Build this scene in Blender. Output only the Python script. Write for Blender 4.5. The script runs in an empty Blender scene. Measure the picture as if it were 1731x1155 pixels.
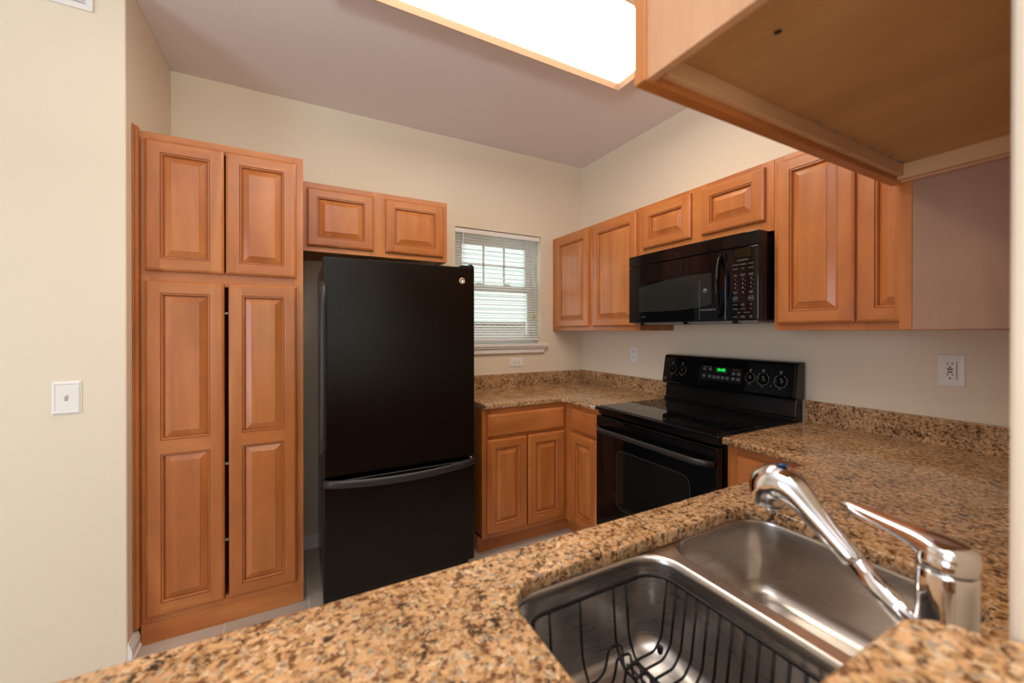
import bpy, bmesh, math, random
from mathutils import Vector, Matrix
R = math.radians
random.seed(7)
scene = bpy.context.scene
COL = scene.collection

# ------------------------------------------------------------------ camera, world, exposure
CX, CY, CH = -2.1588, -2.7753, 1.3427
cd = bpy.data.cameras.new('camera')
cam = bpy.data.objects.new('camera', cd)
COL.objects.link(cam)
cam.location = (CX, CY, CH)
cam.rotation_mode = 'XYZ'
cam.rotation_euler = (R(90 - 0.1657), 0, R(-27.9191))
cd.sensor_width = 36.0
cd.lens = 675.0 * 36.0 / 1731
cd.shift_x = 0.0
cd.shift_y = -(577.5 - 562.1) / 1731
cd.clip_start = 0.02
cd.dof.use_dof = True
cd.dof.focus_distance = 2.3
cd.dof.aperture_fstop = 2.8
scene.camera = cam

w = bpy.data.worlds.new('sky')
scene.world = w
w.use_nodes = True
bg = w.node_tree.nodes['Background']
bg.inputs['Color'].default_value = (0.90, 0.97, 1.0, 1)
bg.inputs['Strength'].default_value = 2.2

scene.view_settings.view_transform = 'Standard'
scene.view_settings.look = 'None'
scene.view_settings.gamma = 1
scene.view_settings.use_curve_mapping = False
scene.view_settings.exposure = 0.04


def area(name, loc, rot, sx, sy, power, color):
    l = bpy.data.lights.new(name, 'AREA')
    l.shape = 'RECTANGLE'
    l.size, l.size_y = sx, sy
    l.energy, l.color = power, color
    o = bpy.data.objects.new(name, l)
    o.location, o.rotation_euler = loc, rot
    COL.objects.link(o)
    return o


# added area lights standing in for daylight at unseen dining-side door and left window
area('added_door_daylight', (-2.65, -6.12, 1.25), (R(90), 0, R(180)), 2.8, 2.1, 34, (1.0, 0.97, 0.93))
area('added_window_daylight', (-5.32, -3.45, 1.25), (R(90), 0, R(-90)), 1.4, 1.9, 48, (0.82, 0.98, 1.20))
# upward fill light added behind the camera to brighten ceiling and upper walls
area('added_ceiling_fill', (-2.3, -3.0, 2.0), (R(180), 0, 0), 0.5, 0.5, 50, (0.94, 1.0, 0.96))
LAMP_STRENGTH = 10.0

# room planes
H = 2.7524
XL, YL = -2.776, -0.634        # the short wall beside the pantry
YN = -2.665                    # kitchen face of the near wall

# ------------------------------------------------------------------ materials
def newmat(name):
    m = bpy.data.materials.new(name)
    m.use_nodes = True
    nt = m.node_tree
    b = nt.nodes['Principled BSDF']
    return m, nt, b


def ramp(nt, stops):
    r = nt.nodes.new('ShaderNodeValToRGB')
    e = r.color_ramp.elements
    while len(e) < len(stops):
        e.new(0.5)
    for i, (p, c) in enumerate(stops):
        e[i].position = p
        e[i].color = (*c, 1)
    return r


def srgb(r, g, b):
    f = lambda c: (c / 255 / 12.92) if c / 255 <= 0.04045 else ((c / 255 + 0.055) / 1.055) ** 2.4
    return (f(r), f(g), f(b))


def mapping(nt, scale, coord='Object', rot=(0, 0, 0)):
    tc = nt.nodes.new('ShaderNodeTexCoord')
    mp = nt.nodes.new('ShaderNodeMapping')
    mp.inputs['Scale'].default_value = scale
    mp.inputs['Rotation'].default_value = rot
    nt.links.new(tc.outputs[coord], mp.inputs['Vector'])
    return mp


def noise(nt, vec, scale, detail=4, rough=0.55, dist=0.0):
    n = nt.nodes.new('ShaderNodeTexNoise')
    n.inputs['Scale'].default_value = scale
    n.inputs['Detail'].default_value = detail
    n.inputs['Roughness'].default_value = rough
    n.inputs['Distortion'].default_value = dist
    if vec is not None:
        nt.links.new(vec, n.inputs['Vector'])
    return n


def bump(nt, b, h, strength, dist=0.002):
    bn = nt.nodes.new('ShaderNodeBump')
    bn.inputs['Strength'].default_value = strength
    bn.inputs['Distance'].default_value = dist
    nt.links.new(h, bn.inputs['Height'])
    nt.links.new(bn.outputs['Normal'], b.inputs['Normal'])


def plain(name, col, rough=0.5, metal=0.0, coat=0.0, emit=None, spec=None):
    m, nt, b = newmat(name)
    b.inputs['Base Color'].default_value = (*col, 1)
    b.inputs['Roughness'].default_value = rough
    b.inputs['Metallic'].default_value = metal
    if spec is not None:
        b.inputs['Specular IOR Level'].default_value = spec
    if coat:
        b.inputs['Coat Weight'].default_value = coat
        b.inputs['Coat Roughness'].default_value = 0.08
    if emit:
        b.inputs['Emission Color'].default_value = (*emit[0], 1)
        b.inputs['Emission Strength'].default_value = emit[1]
    return m


def paint(name, col, rough=0.6, tex=0.12):
    m, nt, b = newmat(name)
    b.inputs['Base Color'].default_value = (*col, 1)
    b.inputs['Roughness'].default_value = rough
    mp = mapping(nt, (1, 1, 1))
    n = noise(nt, mp.outputs[0], 140, 3, 0.5)
    bump(nt, b, n.outputs['Fac'], tex, 0.002)
    return m


def wood(name, axis, dark, mid, light, rough=0.33, grain=1.0, sheen=0.25):
    """axis: 'v' grain up the object's z, 'h' grain along its x, 'y' grain along its y"""
    m, nt, b = newmat(name)
    s = {'v': (9, 9, 1.1), 'h': (1.1, 9, 9), 'y': (9, 1.1, 9)}[axis]
    mp = mapping(nt, s)
    oi = nt.nodes.new('ShaderNodeObjectInfo')
    off = nt.nodes.new('ShaderNodeVectorMath')
    off.operation = 'ADD'
    sc = nt.nodes.new('ShaderNodeMath')
    sc.operation = 'MULTIPLY'
    sc.inputs[1].default_value = 37.0
    nt.links.new(oi.outputs['Random'], sc.inputs[0])
    nt.links.new(mp.outputs[0], off.inputs[0])
    nt.links.new(sc.outputs[0], off.inputs[1])
    n1 = noise(nt, off.outputs[0], 1.1, 4, 0.5, 0.9)
    r1 = ramp(nt, [(0.22, dark), (0.5, mid), (0.80, light)])
    nt.links.new(n1.outputs['Fac'], r1.inputs['Fac'])
    # fine pores
    n2 = noise(nt, off.outputs[0], 22, 3, 0.6, 0.2)
    r2 = ramp(nt, [(0.35, (0.93, 0.92, 0.91)), (0.65, (1.03, 1.03, 1.02))])
    nt.links.new(n2.outputs['Fac'], r2.inputs['Fac'])
    # cloudy maple blotches
    mp2 = mapping(nt, (2.2, 2.2, 2.2))
    n3 = noise(nt, mp2.outputs[0], 1.7, 3, 0.5, 0.6)
    r3 = ramp(nt, [(0.3, (0.88, 0.85, 0.82)), (0.7, (1.07, 1.06, 1.04))])
    nt.links.new(n3.outputs['Fac'], r3.inputs['Fac'])
    mx = nt.nodes.new('ShaderNodeMixRGB')
    mx.blend_type = 'MULTIPLY'
    mx.inputs[0].default_value = 0.8 * grain
    nt.links.new(r1.outputs[0], mx.inputs[1])
    nt.links.new(r2.outputs[0], mx.inputs[2])
    mx2 = nt.nodes.new('ShaderNodeMixRGB')
    mx2.blend_type = 'MULTIPLY'
    mx2.inputs[0].default_value = 0.9
    nt.links.new(mx.outputs[0], mx2.inputs[1])
    nt.links.new(r3.outputs[0], mx2.inputs[2])
    nt.links.new(mx2.outputs[0], b.inputs['Base Color'])
    b.inputs['Roughness'].default_value = rough
    b.inputs['Coat Weight'].default_value = sheen
    b.inputs['Coat Roughness'].default_value = 0.22
    bump(nt, b, n2.outputs['Fac'], 0.04, 0.001)
    return m


WD, WM, WL = srgb(168, 95, 44), srgb(190, 115, 58), srgb(207, 136, 76)
wood_v = wood('maple_vertical', 'v', WD, WM, WL)
wood_h = wood('maple_horizontal', 'h', WD, WM, WL)
wood_y = wood('maple_cross', 'y', WD, WM, WL)
GR = srgb(150, 78, 32)
groove = plain('maple_groove', srgb(140, 72, 32), 0.45)  # darker brown along the grooves of the door panels
lam_v = wood('maple_laminate', 'v', srgb(200, 150, 112), srgb(210, 161, 123), srgb(218, 171, 133), 0.5, 0.7, 0.0)
ply = wood('plywood_underside', 'y', srgb(176, 132, 84), srgb(186, 142, 92), srgb(196, 152, 102), 0.6, 0.6, 0.0)
raw_rail = wood('raw_maple_rail', 'h', srgb(196, 150, 106), srgb(208, 164, 120), srgb(220, 178, 134), 0.55, 0.6, 0.0)
raw_rail_y = wood('raw_maple_rail_cross', 'y', srgb(196, 150, 106), srgb(208, 164, 120), srgb(220, 178, 134), 0.55, 0.6, 0.0)

wall_m = paint('cream_wall_paint', srgb(240, 226, 204), 0.55, 0.10)
ceil_m = paint('white_ceiling_paint', srgb(236, 228, 228), 0.8, 0.25)
white_m = plain('white_trim_paint', srgb(244, 241, 238), 0.35)
plastic_w = plain('white_plastic', srgb(246, 244, 240), 0.3)
vinyl = plain('white_vinyl', srgb(247, 248, 246), 0.35)
dark_slot = plain('dark_slot', (0.01, 0.008, 0.006), 0.6)
red_btn = plain('dark_red_button', srgb(120, 30, 28), 0.4)


def tile_mat():
    m, nt, b = newmat('beige_floor_tile')
    tc = nt.nodes.new('ShaderNodeTexCoord')
    mp = nt.nodes.new('ShaderNodeMapping')
    mp.inputs['Location'].default_value = (2.124, 0.512, 0)
    nt.links.new(tc.outputs['Object'], mp.inputs['Vector'])
    br = nt.nodes.new('ShaderNodeTexBrick')
    br.offset = 0.0
    br.inputs['Scale'].default_value = 1.0
    br.inputs['Brick Width'].default_value = 0.341
    br.inputs['Row Height'].default_value = 0.341
    br.inputs['Mortar Size'].default_value = 0.0035
    br.inputs['Mortar Smooth'].default_value = 0.3
    br.inputs['Color1'].default_value = (*srgb(203, 188, 172), 1)
    br.inputs['Color2'].default_value = (*srgb(196, 180, 164), 1)
    br.inputs['Mortar'].default_value = (*srgb(222, 212, 200), 1)
    nt.links.new(mp.outputs[0], br.inputs['Vector'])
    n = noise(nt, mp.outputs[0], 5, 5, 0.6, 0.5)
    r = ramp(nt, [(0.3, (0.86, 0.85, 0.84)), (0.7, (1.05, 1.05, 1.05))])
    nt.links.new(n.outputs['Fac'], r.inputs['Fac'])
    mx = nt.nodes.new('ShaderNodeMixRGB')
    mx.blend_type = 'MULTIPLY'
    mx.inputs[0].default_value = 1
    nt.links.new(br.outputs['Color'], mx.inputs[1])
    nt.links.new(r.outputs[0], mx.inputs[2])
    nt.links.new(mx.outputs[0], b.inputs['Base Color'])
    b.inputs['Roughness'].default_value = 0.32
    bump(nt, b, br.outputs['Fac'], -0.3, 0.002)
    return m


floor_m = tile_mat()


def granite_mat():
    m, nt, b = newmat('brown_granite')
    mp = mapping(nt, (1, 1, 1))
    v = mp.outputs[0]
    # warp
    wn = noise(nt, v, 28, 3, 0.6)
    wm = nt.nodes.new('ShaderNodeVectorMath')
    wm.operation = 'SCALE'
    wm.inputs['Scale'].default_value = 0.016
    nt.links.new(wn.outputs['Color'], wm.inputs[0])
    wa = nt.nodes.new('ShaderNodeVectorMath')
    wa.operation = 'ADD'
    nt.links.new(v, wa.inputs[0])
    nt.links.new(wm.outputs[0], wa.inputs[1])
    wv = wa.outputs[0]
    # crystals
    vo = nt.nodes.new('ShaderNodeTexVoronoi')
    vo.inputs['Scale'].default_value = 150
    nt.links.new(wv, vo.inputs['Vector'])
    sep = nt.nodes.new('ShaderNodeSeparateColor')
    nt.links.new(vo.outputs['Color'], sep.inputs[0])
    rc = ramp(nt, [(0.0, srgb(162, 124, 84)), (0.22, srgb(198, 156, 110)), (0.45, srgb(214, 172, 124)),
                   (0.66, srgb(208, 162, 122)), (0.84, srgb(224, 194, 158)), (0.96, srgb(166, 152, 132))])
    nt.links.new(sep.outputs[0], rc.inputs['Fac'])
    # broad tone drift
    n2 = noise(nt, wv, 9, 4, 0.6)
    r2 = ramp(nt, [(0.3, (0.70, 0.64, 0.56)), (0.62, (1.08, 1.05, 1.02))])
    nt.links.new(n2.outputs['Fac'], r2.inputs['Fac'])
    m1 = nt.nodes.new('ShaderNodeMixRGB')
    m1.blend_type = 'MULTIPLY'
    m1.inputs[0].default_value = 1
    nt.links.new(rc.outputs[0], m1.inputs[1])
    nt.links.new(r2.outputs[0], m1.inputs[2])
    # dark specks, clumped
    n3 = noise(nt, wv, 76, 6, 0.75, 0.5)
    n4 = noise(nt, wv, 19, 3, 0.55)
    ad = nt.nodes.new('ShaderNodeMath')
    ad.operation = 'MULTIPLY_ADD'
    ad.inputs[1].default_value = 0.45
    nt.links.new(n4.outputs['Fac'], ad.inputs[0])
    nt.links.new(n3.outputs['Fac'], ad.inputs[2])
    r3 = ramp(nt, [(0.60, (1, 1, 1)), (0.655, (0.5, 0.5, 0.5)), (0.70, (0, 0, 0))])
    r3 = ramp(nt, [(0.600, (1, 1, 1)), (0.655, (0, 0, 0))])
    nt.links.new(ad.outputs[0], r3.inputs['Fac'])
    m2 = nt.nodes.new('ShaderNodeMixRGB')
    m2.inputs[2].default_value = (*srgb(52, 38, 26), 1)
    nt.links.new(r3.outputs[0], m2.inputs[0])
    nt.links.new(m1.outputs[0], m2.inputs[1])
    # brown halo specks
    n5 = noise(nt, wv, 95, 3, 0.6)
    r5 = ramp(nt, [(0.36, (1, 1, 1)), (0.50, (0, 0, 0))])
    nt.links.new(n5.outputs['Fac'], r5.inputs['Fac'])
    m3 = nt.nodes.new('ShaderNodeMixRGB')
    m3.inputs[2].default_value = (*srgb(110, 72, 42), 1)
    nt.links.new(r5.outputs[0], m3.inputs[0])
    nt.links.new(m2.outputs[0], m3.inputs[1])
    nt.links.new(m3.outputs[0], b.inputs['Base Color'])
    b.inputs['Roughness'].default_value = 0.13
    return m


granite = granite_mat()


def steel_mat():
    m, nt, b = newmat('brushed_stainless')
    b.inputs['Base Color'].default_value = (0.64, 0.60, 0.56, 1)
    b.inputs['Metallic'].default_value = 1.0
    mp = mapping(nt, (3, 3, 160))
    n = noise(nt, mp.outputs[0], 3, 2, 0.5)
    r = nt.nodes.new('ShaderNodeMapRange')
    r.inputs['To Min'].default_value = 0.25
    r.inputs['To Max'].default_value = 0.31
    nt.links.new(n.outputs['Fac'], r.inputs['Value'])
    nt.links.new(r.outputs[0], b.inputs['Roughness'])
    bump(nt, b, n.outputs['Fac'], 0.012, 0.0003)
    return m


steel = steel_mat()
chrome = plain('chrome', (0.86, 0.86, 0.88), 0.05, 1.0)
black_gloss = plain('black_gloss', (0.003, 0.003, 0.0035), 0.06, spec=0.35)
black_glass = plain('black_glass', (0.004, 0.004, 0.005), 0.03)
black_satin = plain('black_satin', (0.006, 0.0055, 0.0055), 0.25, spec=0.35)
handle_satin = plain('handle_satin', (0.022, 0.020, 0.019), 0.40)
window_tint = plain('smoked_window', (0.009, 0.0095, 0.009), 0.06, spec=0.4)
lcd_amber = plain('unlit_display', (0.010, 0.008, 0.003), 0.15, spec=0.3)
mark = plain('pale_grey_print', (0.26, 0.25, 0.24), 0.5)
mark_dim = plain('dim_grey_print', (0.16, 0.16, 0.16), 0.5)
wire_m = plain('black_vinyl_wire', (0.006, 0.005, 0.005), 0.45, spec=0.3)
green_led = plain('green_display_digits', (0.0, 0.2, 0.02), 0.4, emit=((0.03, 1.0, 0.12), 1.6))
green_dim = plain('green_display_window', (0.0, 0.05, 0.01), 0.2, emit=((0.01, 0.6, 0.05), 0.12))
silver = plain('silver_badge', (0.75, 0.72, 0.70), 0.22, 1.0)
cord_m = plain('cream_cord', srgb(214, 208, 190), 0.6)
lens_m = plain('light_diffuser', (0.9, 0.9, 0.9), 0.5, emit=((1.0, 0.88, 0.72), LAMP_STRENGTH))


def fridge_mat():
    m, nt, b = newmat('black_textured_enamel')
    b.inputs['Base Color'].default_value = (0.003, 0.0026, 0.0022, 1)
    b.inputs['Specular IOR Level'].default_value = 0.35
    b.inputs['Roughness'].default_value = 0.18
    mp = mapping(nt, (1, 1, 1))
    n = noise(nt, mp.outputs[0], 300, 2, 0.5)
    bump(nt, b, n.outputs['Fac'], 0.6, 0.0012)
    return m


fridge_m = fridge_mat()


def glass_mat():
    m = bpy.data.materials.new('window_glass')
    m.use_nodes = True
    nt = m.node_tree
    nt.nodes.clear()
    o = nt.nodes.new('ShaderNodeOutputMaterial')
    mix = nt.nodes.new('ShaderNodeMixShader')
    t = nt.nodes.new('ShaderNodeBsdfTransparent')
    t.inputs[0].default_value = (0.94, 0.97, 0.96, 1)
    g = nt.nodes.new('ShaderNodeBsdfGlossy')
    g.inputs['Roughness'].default_value = 0.02
    mix.inputs[0].default_value = 0.06
    nt.links.new(t.outputs[0], mix.inputs[1])
    nt.links.new(g.outputs[0], mix.inputs[2])
    nt.links.new(mix.outputs[0], o.inputs[0])
    return m


glass_m = glass_mat()


def brick_mat():
    m, nt, b = newmat('red_brick')
    mp = mapping(nt, (1, 1, 1), rot=(R(90), 0, 0))
    br = nt.nodes.new('ShaderNodeTexBrick')
    br.inputs['Scale'].default_value = 1.0
    br.inputs['Brick Width'].default_value = 0.2
    br.inputs['Row Height'].default_value = 0.076
    br.inputs['Mortar Size'].default_value = 0.006
    br.inputs['Color1'].default_value = (*srgb(128, 96, 84), 1)
    br.inputs['Color2'].default_value = (*srgb(98, 72, 64), 1)
    br.inputs['Mortar'].default_value = (*srgb(205, 200, 192), 1)
    nt.links.new(mp.outputs[0], br.inputs['Vector'])
    nt.links.new(br.outputs['Color'], b.inputs['Base Color'])
    b.inputs['Roughness'].default_value = 0.8
    return m


brick_m = brick_mat()
siding_m = plain('pale_siding', srgb(232, 238, 232), 0.6)
grass_m = plain('grass_ground', srgb(120, 130, 90), 0.9)


# ------------------------------------------------------------------ mesh building
class MB:
    def __init__(s):
        s.bm = bmesh.new()

    def face(s, vs, mat=0, smooth=False):
        try:
            f = s.bm.faces.new(vs)
        except ValueError:
            return None
        f.material_index = mat
        f.smooth = smooth
        return f

    def poly(s, pts, mat=0, smooth=False):
        return s.face([s.bm.verts.new(p) for p in pts], mat, smooth)

    def box(s, x0, x1, y0, y1, z0, z1, mat=0):
        x0, x1 = min(x0, x1), max(x0, x1)
        y0, y1 = min(y0, y1), max(y0, y1)
        z0, z1 = min(z0, z1), max(z0, z1)
        v = [s.bm.verts.new(p) for p in [(x0, y0, z0), (x1, y0, z0), (x1, y1, z0), (x0, y1, z0),
                                         (x0, y0, z1), (x1, y0, z1), (x1, y1, z1), (x0, y1, z1)]]
        for q in [(0, 3, 2, 1), (4, 5, 6, 7), (0, 1, 5, 4), (1, 2, 6, 5), (2, 3, 7, 6), (3, 0, 4, 7)]:
            s.face([v[i] for i in q], mat)

    def loft(s, rings, mat=0, smooth=True, caps=(True, True), closed=False):
        R_ = [[s.bm.verts.new(p) for p in r] for r in rings]
        n = len(R_[0])
        for i in range(len(R_) - 1 + (1 if closed else 0)):
            a, b = R_[i], R_[(i + 1) % len(R_)]
            for j in range(n):
                k = (j + 1) % n
                s.face([a[j], a[k], b[k], b[j]], mat, smooth)
        if not closed:
            if caps[0]:
                s.face(list(reversed(R_[0])), mat, False)
            if caps[1]:
                s.face(R_[-1], mat, False)
        return R_

    def tube(s, pts, rad, n=12, mat=0, caps=True, ell=None, up=None):
        pts = [Vector(p) for p in pts]
        m = len(pts)
        rads = rad if isinstance(rad, (list, tuple)) else [rad] * m
        rings = []
        prev = None
        for i, p in enumerate(pts):
            t = (pts[min(i + 1, m - 1)] - pts[max(i - 1, 0)])
            t.normalize()
            if prev is None:
                u = Vector(up) if up else (Vector((0, 0, 1)) if abs(t.z) < 0.9 else Vector((1, 0, 0)))
                u = (u - t * u.dot(t)).normalized()
            else:
                u = (prev - t * prev.dot(t)).normalized()
            prev = u
            v = t.cross(u)
            r = rads[i]
            ra, rb = (r, r) if not isinstance(r, (list, tuple)) else r
            rings.append([p + u * (ra * math.cos(2 * math.pi * k / n)) + v * (rb * math.sin(2 * math.pi * k / n)) for k in range(n)])
        s.loft(rings, mat, True, (caps, caps))

    def lathe(s, prof, c=(0, 0, 0), axis='z', n=32, mat=0, caps=(True, True), sgn=1):
        rings = []
        for r, h in prof:
            ring = []
            for k in range(n):
                a = 2 * math.pi * k / n
                q = (r * math.cos(a), r * math.sin(a))
                if axis == 'z':
                    ring.append((c[0] + q[0], c[1] + q[1], c[2] + h * sgn))
                elif axis == 'x':
                    ring.append((c[0] + h * sgn, c[1] + q[0], c[2] + q[1]))
                else:
                    ring.append((c[0] + q[0], c[1] + h * sgn, c[2] + q[1]))
            rings.append(ring)
        s.loft(rings, mat, True, caps)

    def prism(s, pts2, plane, a, b, mat=0):
        """pts2 polygon; plane 'z': (x,y) extruded a..b in z; 'x': (y,z); 'y': (x,z)"""
        def P(q, h):
            return {'z': (q[0], q[1], h), 'x': (h, q[0], q[1]), 'y': (q[0], h, q[1])}[plane]
        A = [s.bm.verts.new(P(q, a)) for q in pts2]
        B = [s.bm.verts.new(P(q, b)) for q in pts2]
        n = len(pts2)
        s.face(list(reversed(A)), mat)
        s.face(B, mat)
        for i in range(n):
            k = (i + 1) % n
            s.face([A[i], A[k], B[k], B[i]], mat)

    def text(s, txt, size, M, mat=0, ext=0.0002, align='CENTER'):
        c = bpy.data.curves.new('t', 'FONT')
        c.body = txt
        c.size = size
        c.align_x = align
        c.align_y = 'CENTER'
        c.extrude = ext
        c.resolution_u = 2
        o = bpy.data.objects.new('t', c)
        COL.objects.link(o)
        dg = bpy.context.evaluated_depsgraph_get()
        me = bpy.data.meshes.new_from_object(o.evaluated_get(dg))
        vs = [s.bm.verts.new(M @ v.co) for v in me.vertices]
        for p in me.polygons:
            s.face([vs[i] for i in p.vertices], mat)
        bpy.data.objects.remove(o)
        bpy.data.meshes.remove(me)
        bpy.data.curves.remove(c)

    def build(s, name, mats, parent=None, loc=(0, 0, 0), rot=0.0, bevel=0.0, seg=2, ang=40, label=None, weld=False, recalc=True):
        """mesh coordinates are relative to loc (world)"""
        if weld:
            bmesh.ops.remove_doubles(s.bm, verts=s.bm.verts, dist=1e-5)
        if recalc:
            bmesh.ops.recalc_face_normals(s.bm, faces=s.bm.faces)
        me = bpy.data.meshes.new(name)
        s.bm.to_mesh(me)
        s.bm.free()
        if not isinstance(mats, (list, tuple)):
            mats = [mats]
        for m in mats:
            me.materials.append(m)
        o = bpy.data.objects.new(name, me)
        COL.objects.link(o)
        wl = Vector(loc)
        if parent is not None:
            o.parent = parent
            o.location = wl - Vector(parent['wl'])
        else:
            o.location = wl
        o['wl'] = tuple(wl)
        o.rotation_euler = (0, 0, rot)
        if bevel:
            b = o.modifiers.new('edge', 'BEVEL')
            b.width = bevel
            b.segments = seg
            b.limit_method = 'ANGLE'
            b.angle_limit = R(ang)
            b.harden_normals = False
        if label:
            o['label'] = label
        return o


def thing(name, label, cat, loc, group=None):
    o = bpy.data.objects.new(name, None)
    o.empty_display_size = 0.05
    COL.objects.link(o)
    o.location = loc
    o['wl'] = tuple(loc)
    o['label'] = label
    o['category'] = cat
    if group:
        o['group'] = group
    return o


def tag(o, label, cat, group=None, kind=None):
    if label:
        o['label'] = label
    if cat:
        o['category'] = cat
    if group:
        o['group'] = group
    if kind:
        o['kind'] = kind
    return o


def struct(o, label=None, cat=None):
    o['kind'] = 'structure'
    if label:
        o['label'] = label
    if cat:
        o['category'] = cat
    return o


def rel(parent):
    """a MB whose coordinates are world; built relative to the parent's location"""
    return Vector(parent['wl'])


def wbuild(mb, name, mats, parent, **k):
    """MB in world coordinates, origin moved to its parent's origin"""
    L = Vector(parent['wl']) if parent is not None else Vector((0, 0, 0))
    bmesh.ops.translate(mb.bm, verts=mb.bm.verts, vec=-L)
    return mb.build(name, mats, parent, loc=L, **k)


# ------------------------------------------------------------------ the room
m = MB(); m.box(-5.4, 0.14, -6.25, 0.14, -0.1, 0.0)
struct(m.build('floor', floor_m), 'beige square floor tiles with pale grout', 'floor')
m = MB(); m.box(-5.4, 0.14, -6.25, 0.14, H, H + 0.1)
struct(m.build('ceiling', ceil_m), 'plain white ceiling over the kitchen', 'ceiling')

WX0, WX1, WZ0, WZ1 = -1.158, -0.420, 1.242, 2.113      # window opening
m = MB()
T = 0.14
m.box(XL, WX0, 0, T, 0, H)
m.box(WX1, 0.14, 0, T, 0, H)
m.box(WX0, WX1, 0, T, 0, WZ0 - 0.02)
m.box(WX0, WX1, 0, T, WZ1, H)
struct(m.build('wall_back', wall_m), 'cream wall around the small window', 'wall')
m = MB(); m.box(0, 0.14, -6.25, 0, 0, H)
struct(m.build('wall_right', wall_m), 'cream wall behind the range', 'wall')
m = MB(); m.box(-5.4, XL, YL, 0.14, 0, H)
struct(m.build('wall_left', wall_m, bevel=0.006), 'bright cream wall beside the pantry cabinet', 'wall')
m = MB(); m.box(-1.588, 0, YN - 0.12, YN, 0, H)
struct(m.build('wall_near', wall_m, bevel=0.008, seg=3), 'end of the wall beside the raised bar', 'wall')
m = MB(); m.box(-2.62, -1.588, YN - 0.12, YN, 0, 1.037)
struct(m.build('wall_half', wall_m), 'low wall carrying the raised bar top', 'wall')
m = MB()
m.box(-5.4, -4.15, -6.25, -6.15, 0, H); m.box(-1.15, 0.14, -6.25, -6.15, 0, H)
m.box(-4.15, -1.15, -6.25, -6.15, 2.35, H)
struct(m.build('wall_rear', wall_m), 'cream wall of the dining side', 'wall')
m = MB()
m.box(-5.5, -5.4, -6.25, -4.25, 0, H); m.box(-5.5, -5.4, -1.25, YL, 0, H)
m.box(-5.5, -5.4, -4.25, -1.25, 0, 0.26); m.box(-5.5, -5.4, -4.25, -1.25, 2.24, H)
struct(m.build('wall_side', wall_m), 'far side wall of the dining side', 'wall')

# unseen glass door added to light the scene (frame only: its glass is behind the lamp plane)
root = thing('added_glass_door', 'unseen white framed glass door added to light the dining side', 'door', (-2.65, -6.2, 0)); struct(root)
m = MB()
for x in (-4.15, -2.70, -1.23):
    m.box(x, x + 0.08, -6.22, -6.17, 0, 2.35)
m.box(-4.15, -1.15, -6.22, -6.17, 2.27, 2.35); m.box(-4.15, -1.15, -6.22, -6.17, 0.0, 0.08)
wbuild(m, 'door_frame', vinyl, root)
m = MB(); m.box(-4.07, -1.23, -6.20, -6.196, 0.08, 2.27)
wbuild(m, 'door_glass', glass_m, root)
m = MB(); m.box(-4.15, -1.15, -6.30, -6.26, 0, 2.35)
wbuild(m, 'sky_blocker', white_m, root)  # opaque sheet added behind the door to keep sky light out
root = thing('added_window', 'unseen white framed window added to light the dining side', 'window', (-5.45, -2.75, 0.26)); struct(root)  # unseen window, put in as a source for the added side light
m = MB()
m.box(-5.47, -5.42, -4.25, -4.18, 0.26, 2.24); m.box(-5.47, -5.42, -1.32, -1.25, 0.26, 2.24); m.box(-5.47, -5.42, -2.79, -2.71, 0.33, 2.17)
m.box(-5.47, -5.42, -4.18, -1.32, 0.26, 0.33); m.box(-5.47, -5.42, -4.18, -1.32, 2.17, 2.24)
wbuild(m, 'window_frame', vinyl, root)
m = MB(); m.box(-5.56, -5.51, -4.25, -1.25, 0.26, 2.24)
wbuild(m, 'sky_blocker', white_m, root)  # unseen opaque sheet that stops the sky lighting the room here


def baseboard(name, pts, label):
    """pts: run of (x,y) along the wall; profile grows to the left of the run"""
    m = MB()
    (x0, y0), (x1, y1) = pts
    d = Vector((x1 - x0, y1 - y0, 0)).normalized()
    nrm = Vector((-d.y, d.x, 0))
    prof = [(0, 0), (0.020, 0), (0.020, 0.012), (0.014, 0.016), (0.014, 0.048), (0.011, 0.054), (0.011, 0.060), (0.006, 0.070), (0.004, 0.078), (0, 0.078)]
    rings = []
    for (x, y) in pts:
        rings.append([Vector((x, y, z)) + nrm * t for t, z in prof])
    m.loft(rings, 0, False)
    struct(m.build(name, white_m), label, 'baseboard')


baseboard('baseboard_left', [(XL, YL + 0.001), (XL, -0.5345)][::-1], 'short white baseboard on the wall end by the pantry')
baseboard('baseboard_back', [(-1.34, 0), (-2.145, 0)], 'white baseboard behind the refrigerator')

# ------------------------------------------------------------------ window 1
root = thing('window_1', 'white double-hung window with a six-pane upper sash', 'window', (-0.789, 0.1, WZ0)); struct(root)
m = MB()
yf0, yf1 = 0.075, 0.135
m.box(WX0, WX0 + 0.03, yf0, yf1, WZ0, WZ1); m.box(WX1 - 0.03, WX1, yf0, yf1, WZ0, WZ1)
m.box(WX0 + 0.03, WX1 - 0.03, yf0, yf1, WZ1 - 0.035, WZ1); m.box(WX0 + 0.03, WX1 - 0.03, yf0, yf1, WZ0, WZ0 + 0.03)
wbuild(m, 'window_frame', vinyl, root, bevel=0.002)


def sash(name, x0, x1, z0, z1, y0, y1, gx0, gx1, gz0, gz1):
    m = MB()
    m.box(x0, gx0, y0, y1, z0, z1); m.box(gx1, x1, y0, y1, z0, z1)
    m.box(gx0, gx1, y0, y1, z0, gz0); m.box(gx0, gx1, y0, y1, gz1, z1)
    o = wbuild(m, name, vinyl, root, bevel=0.003)
    g = MB(); g.box(gx0 - 0.004, gx1 + 0.004, (y0 + y1) / 2 - 0.002, (y0 + y1) / 2 + 0.002, gz0 - 0.004, gz1 + 0.004)
    L = Vector(root['wl'])
    bmesh.ops.translate(g.bm, verts=g.bm.verts, vec=-L)
    g.build('pane', glass_m, o, loc=L)
    return o


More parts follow.
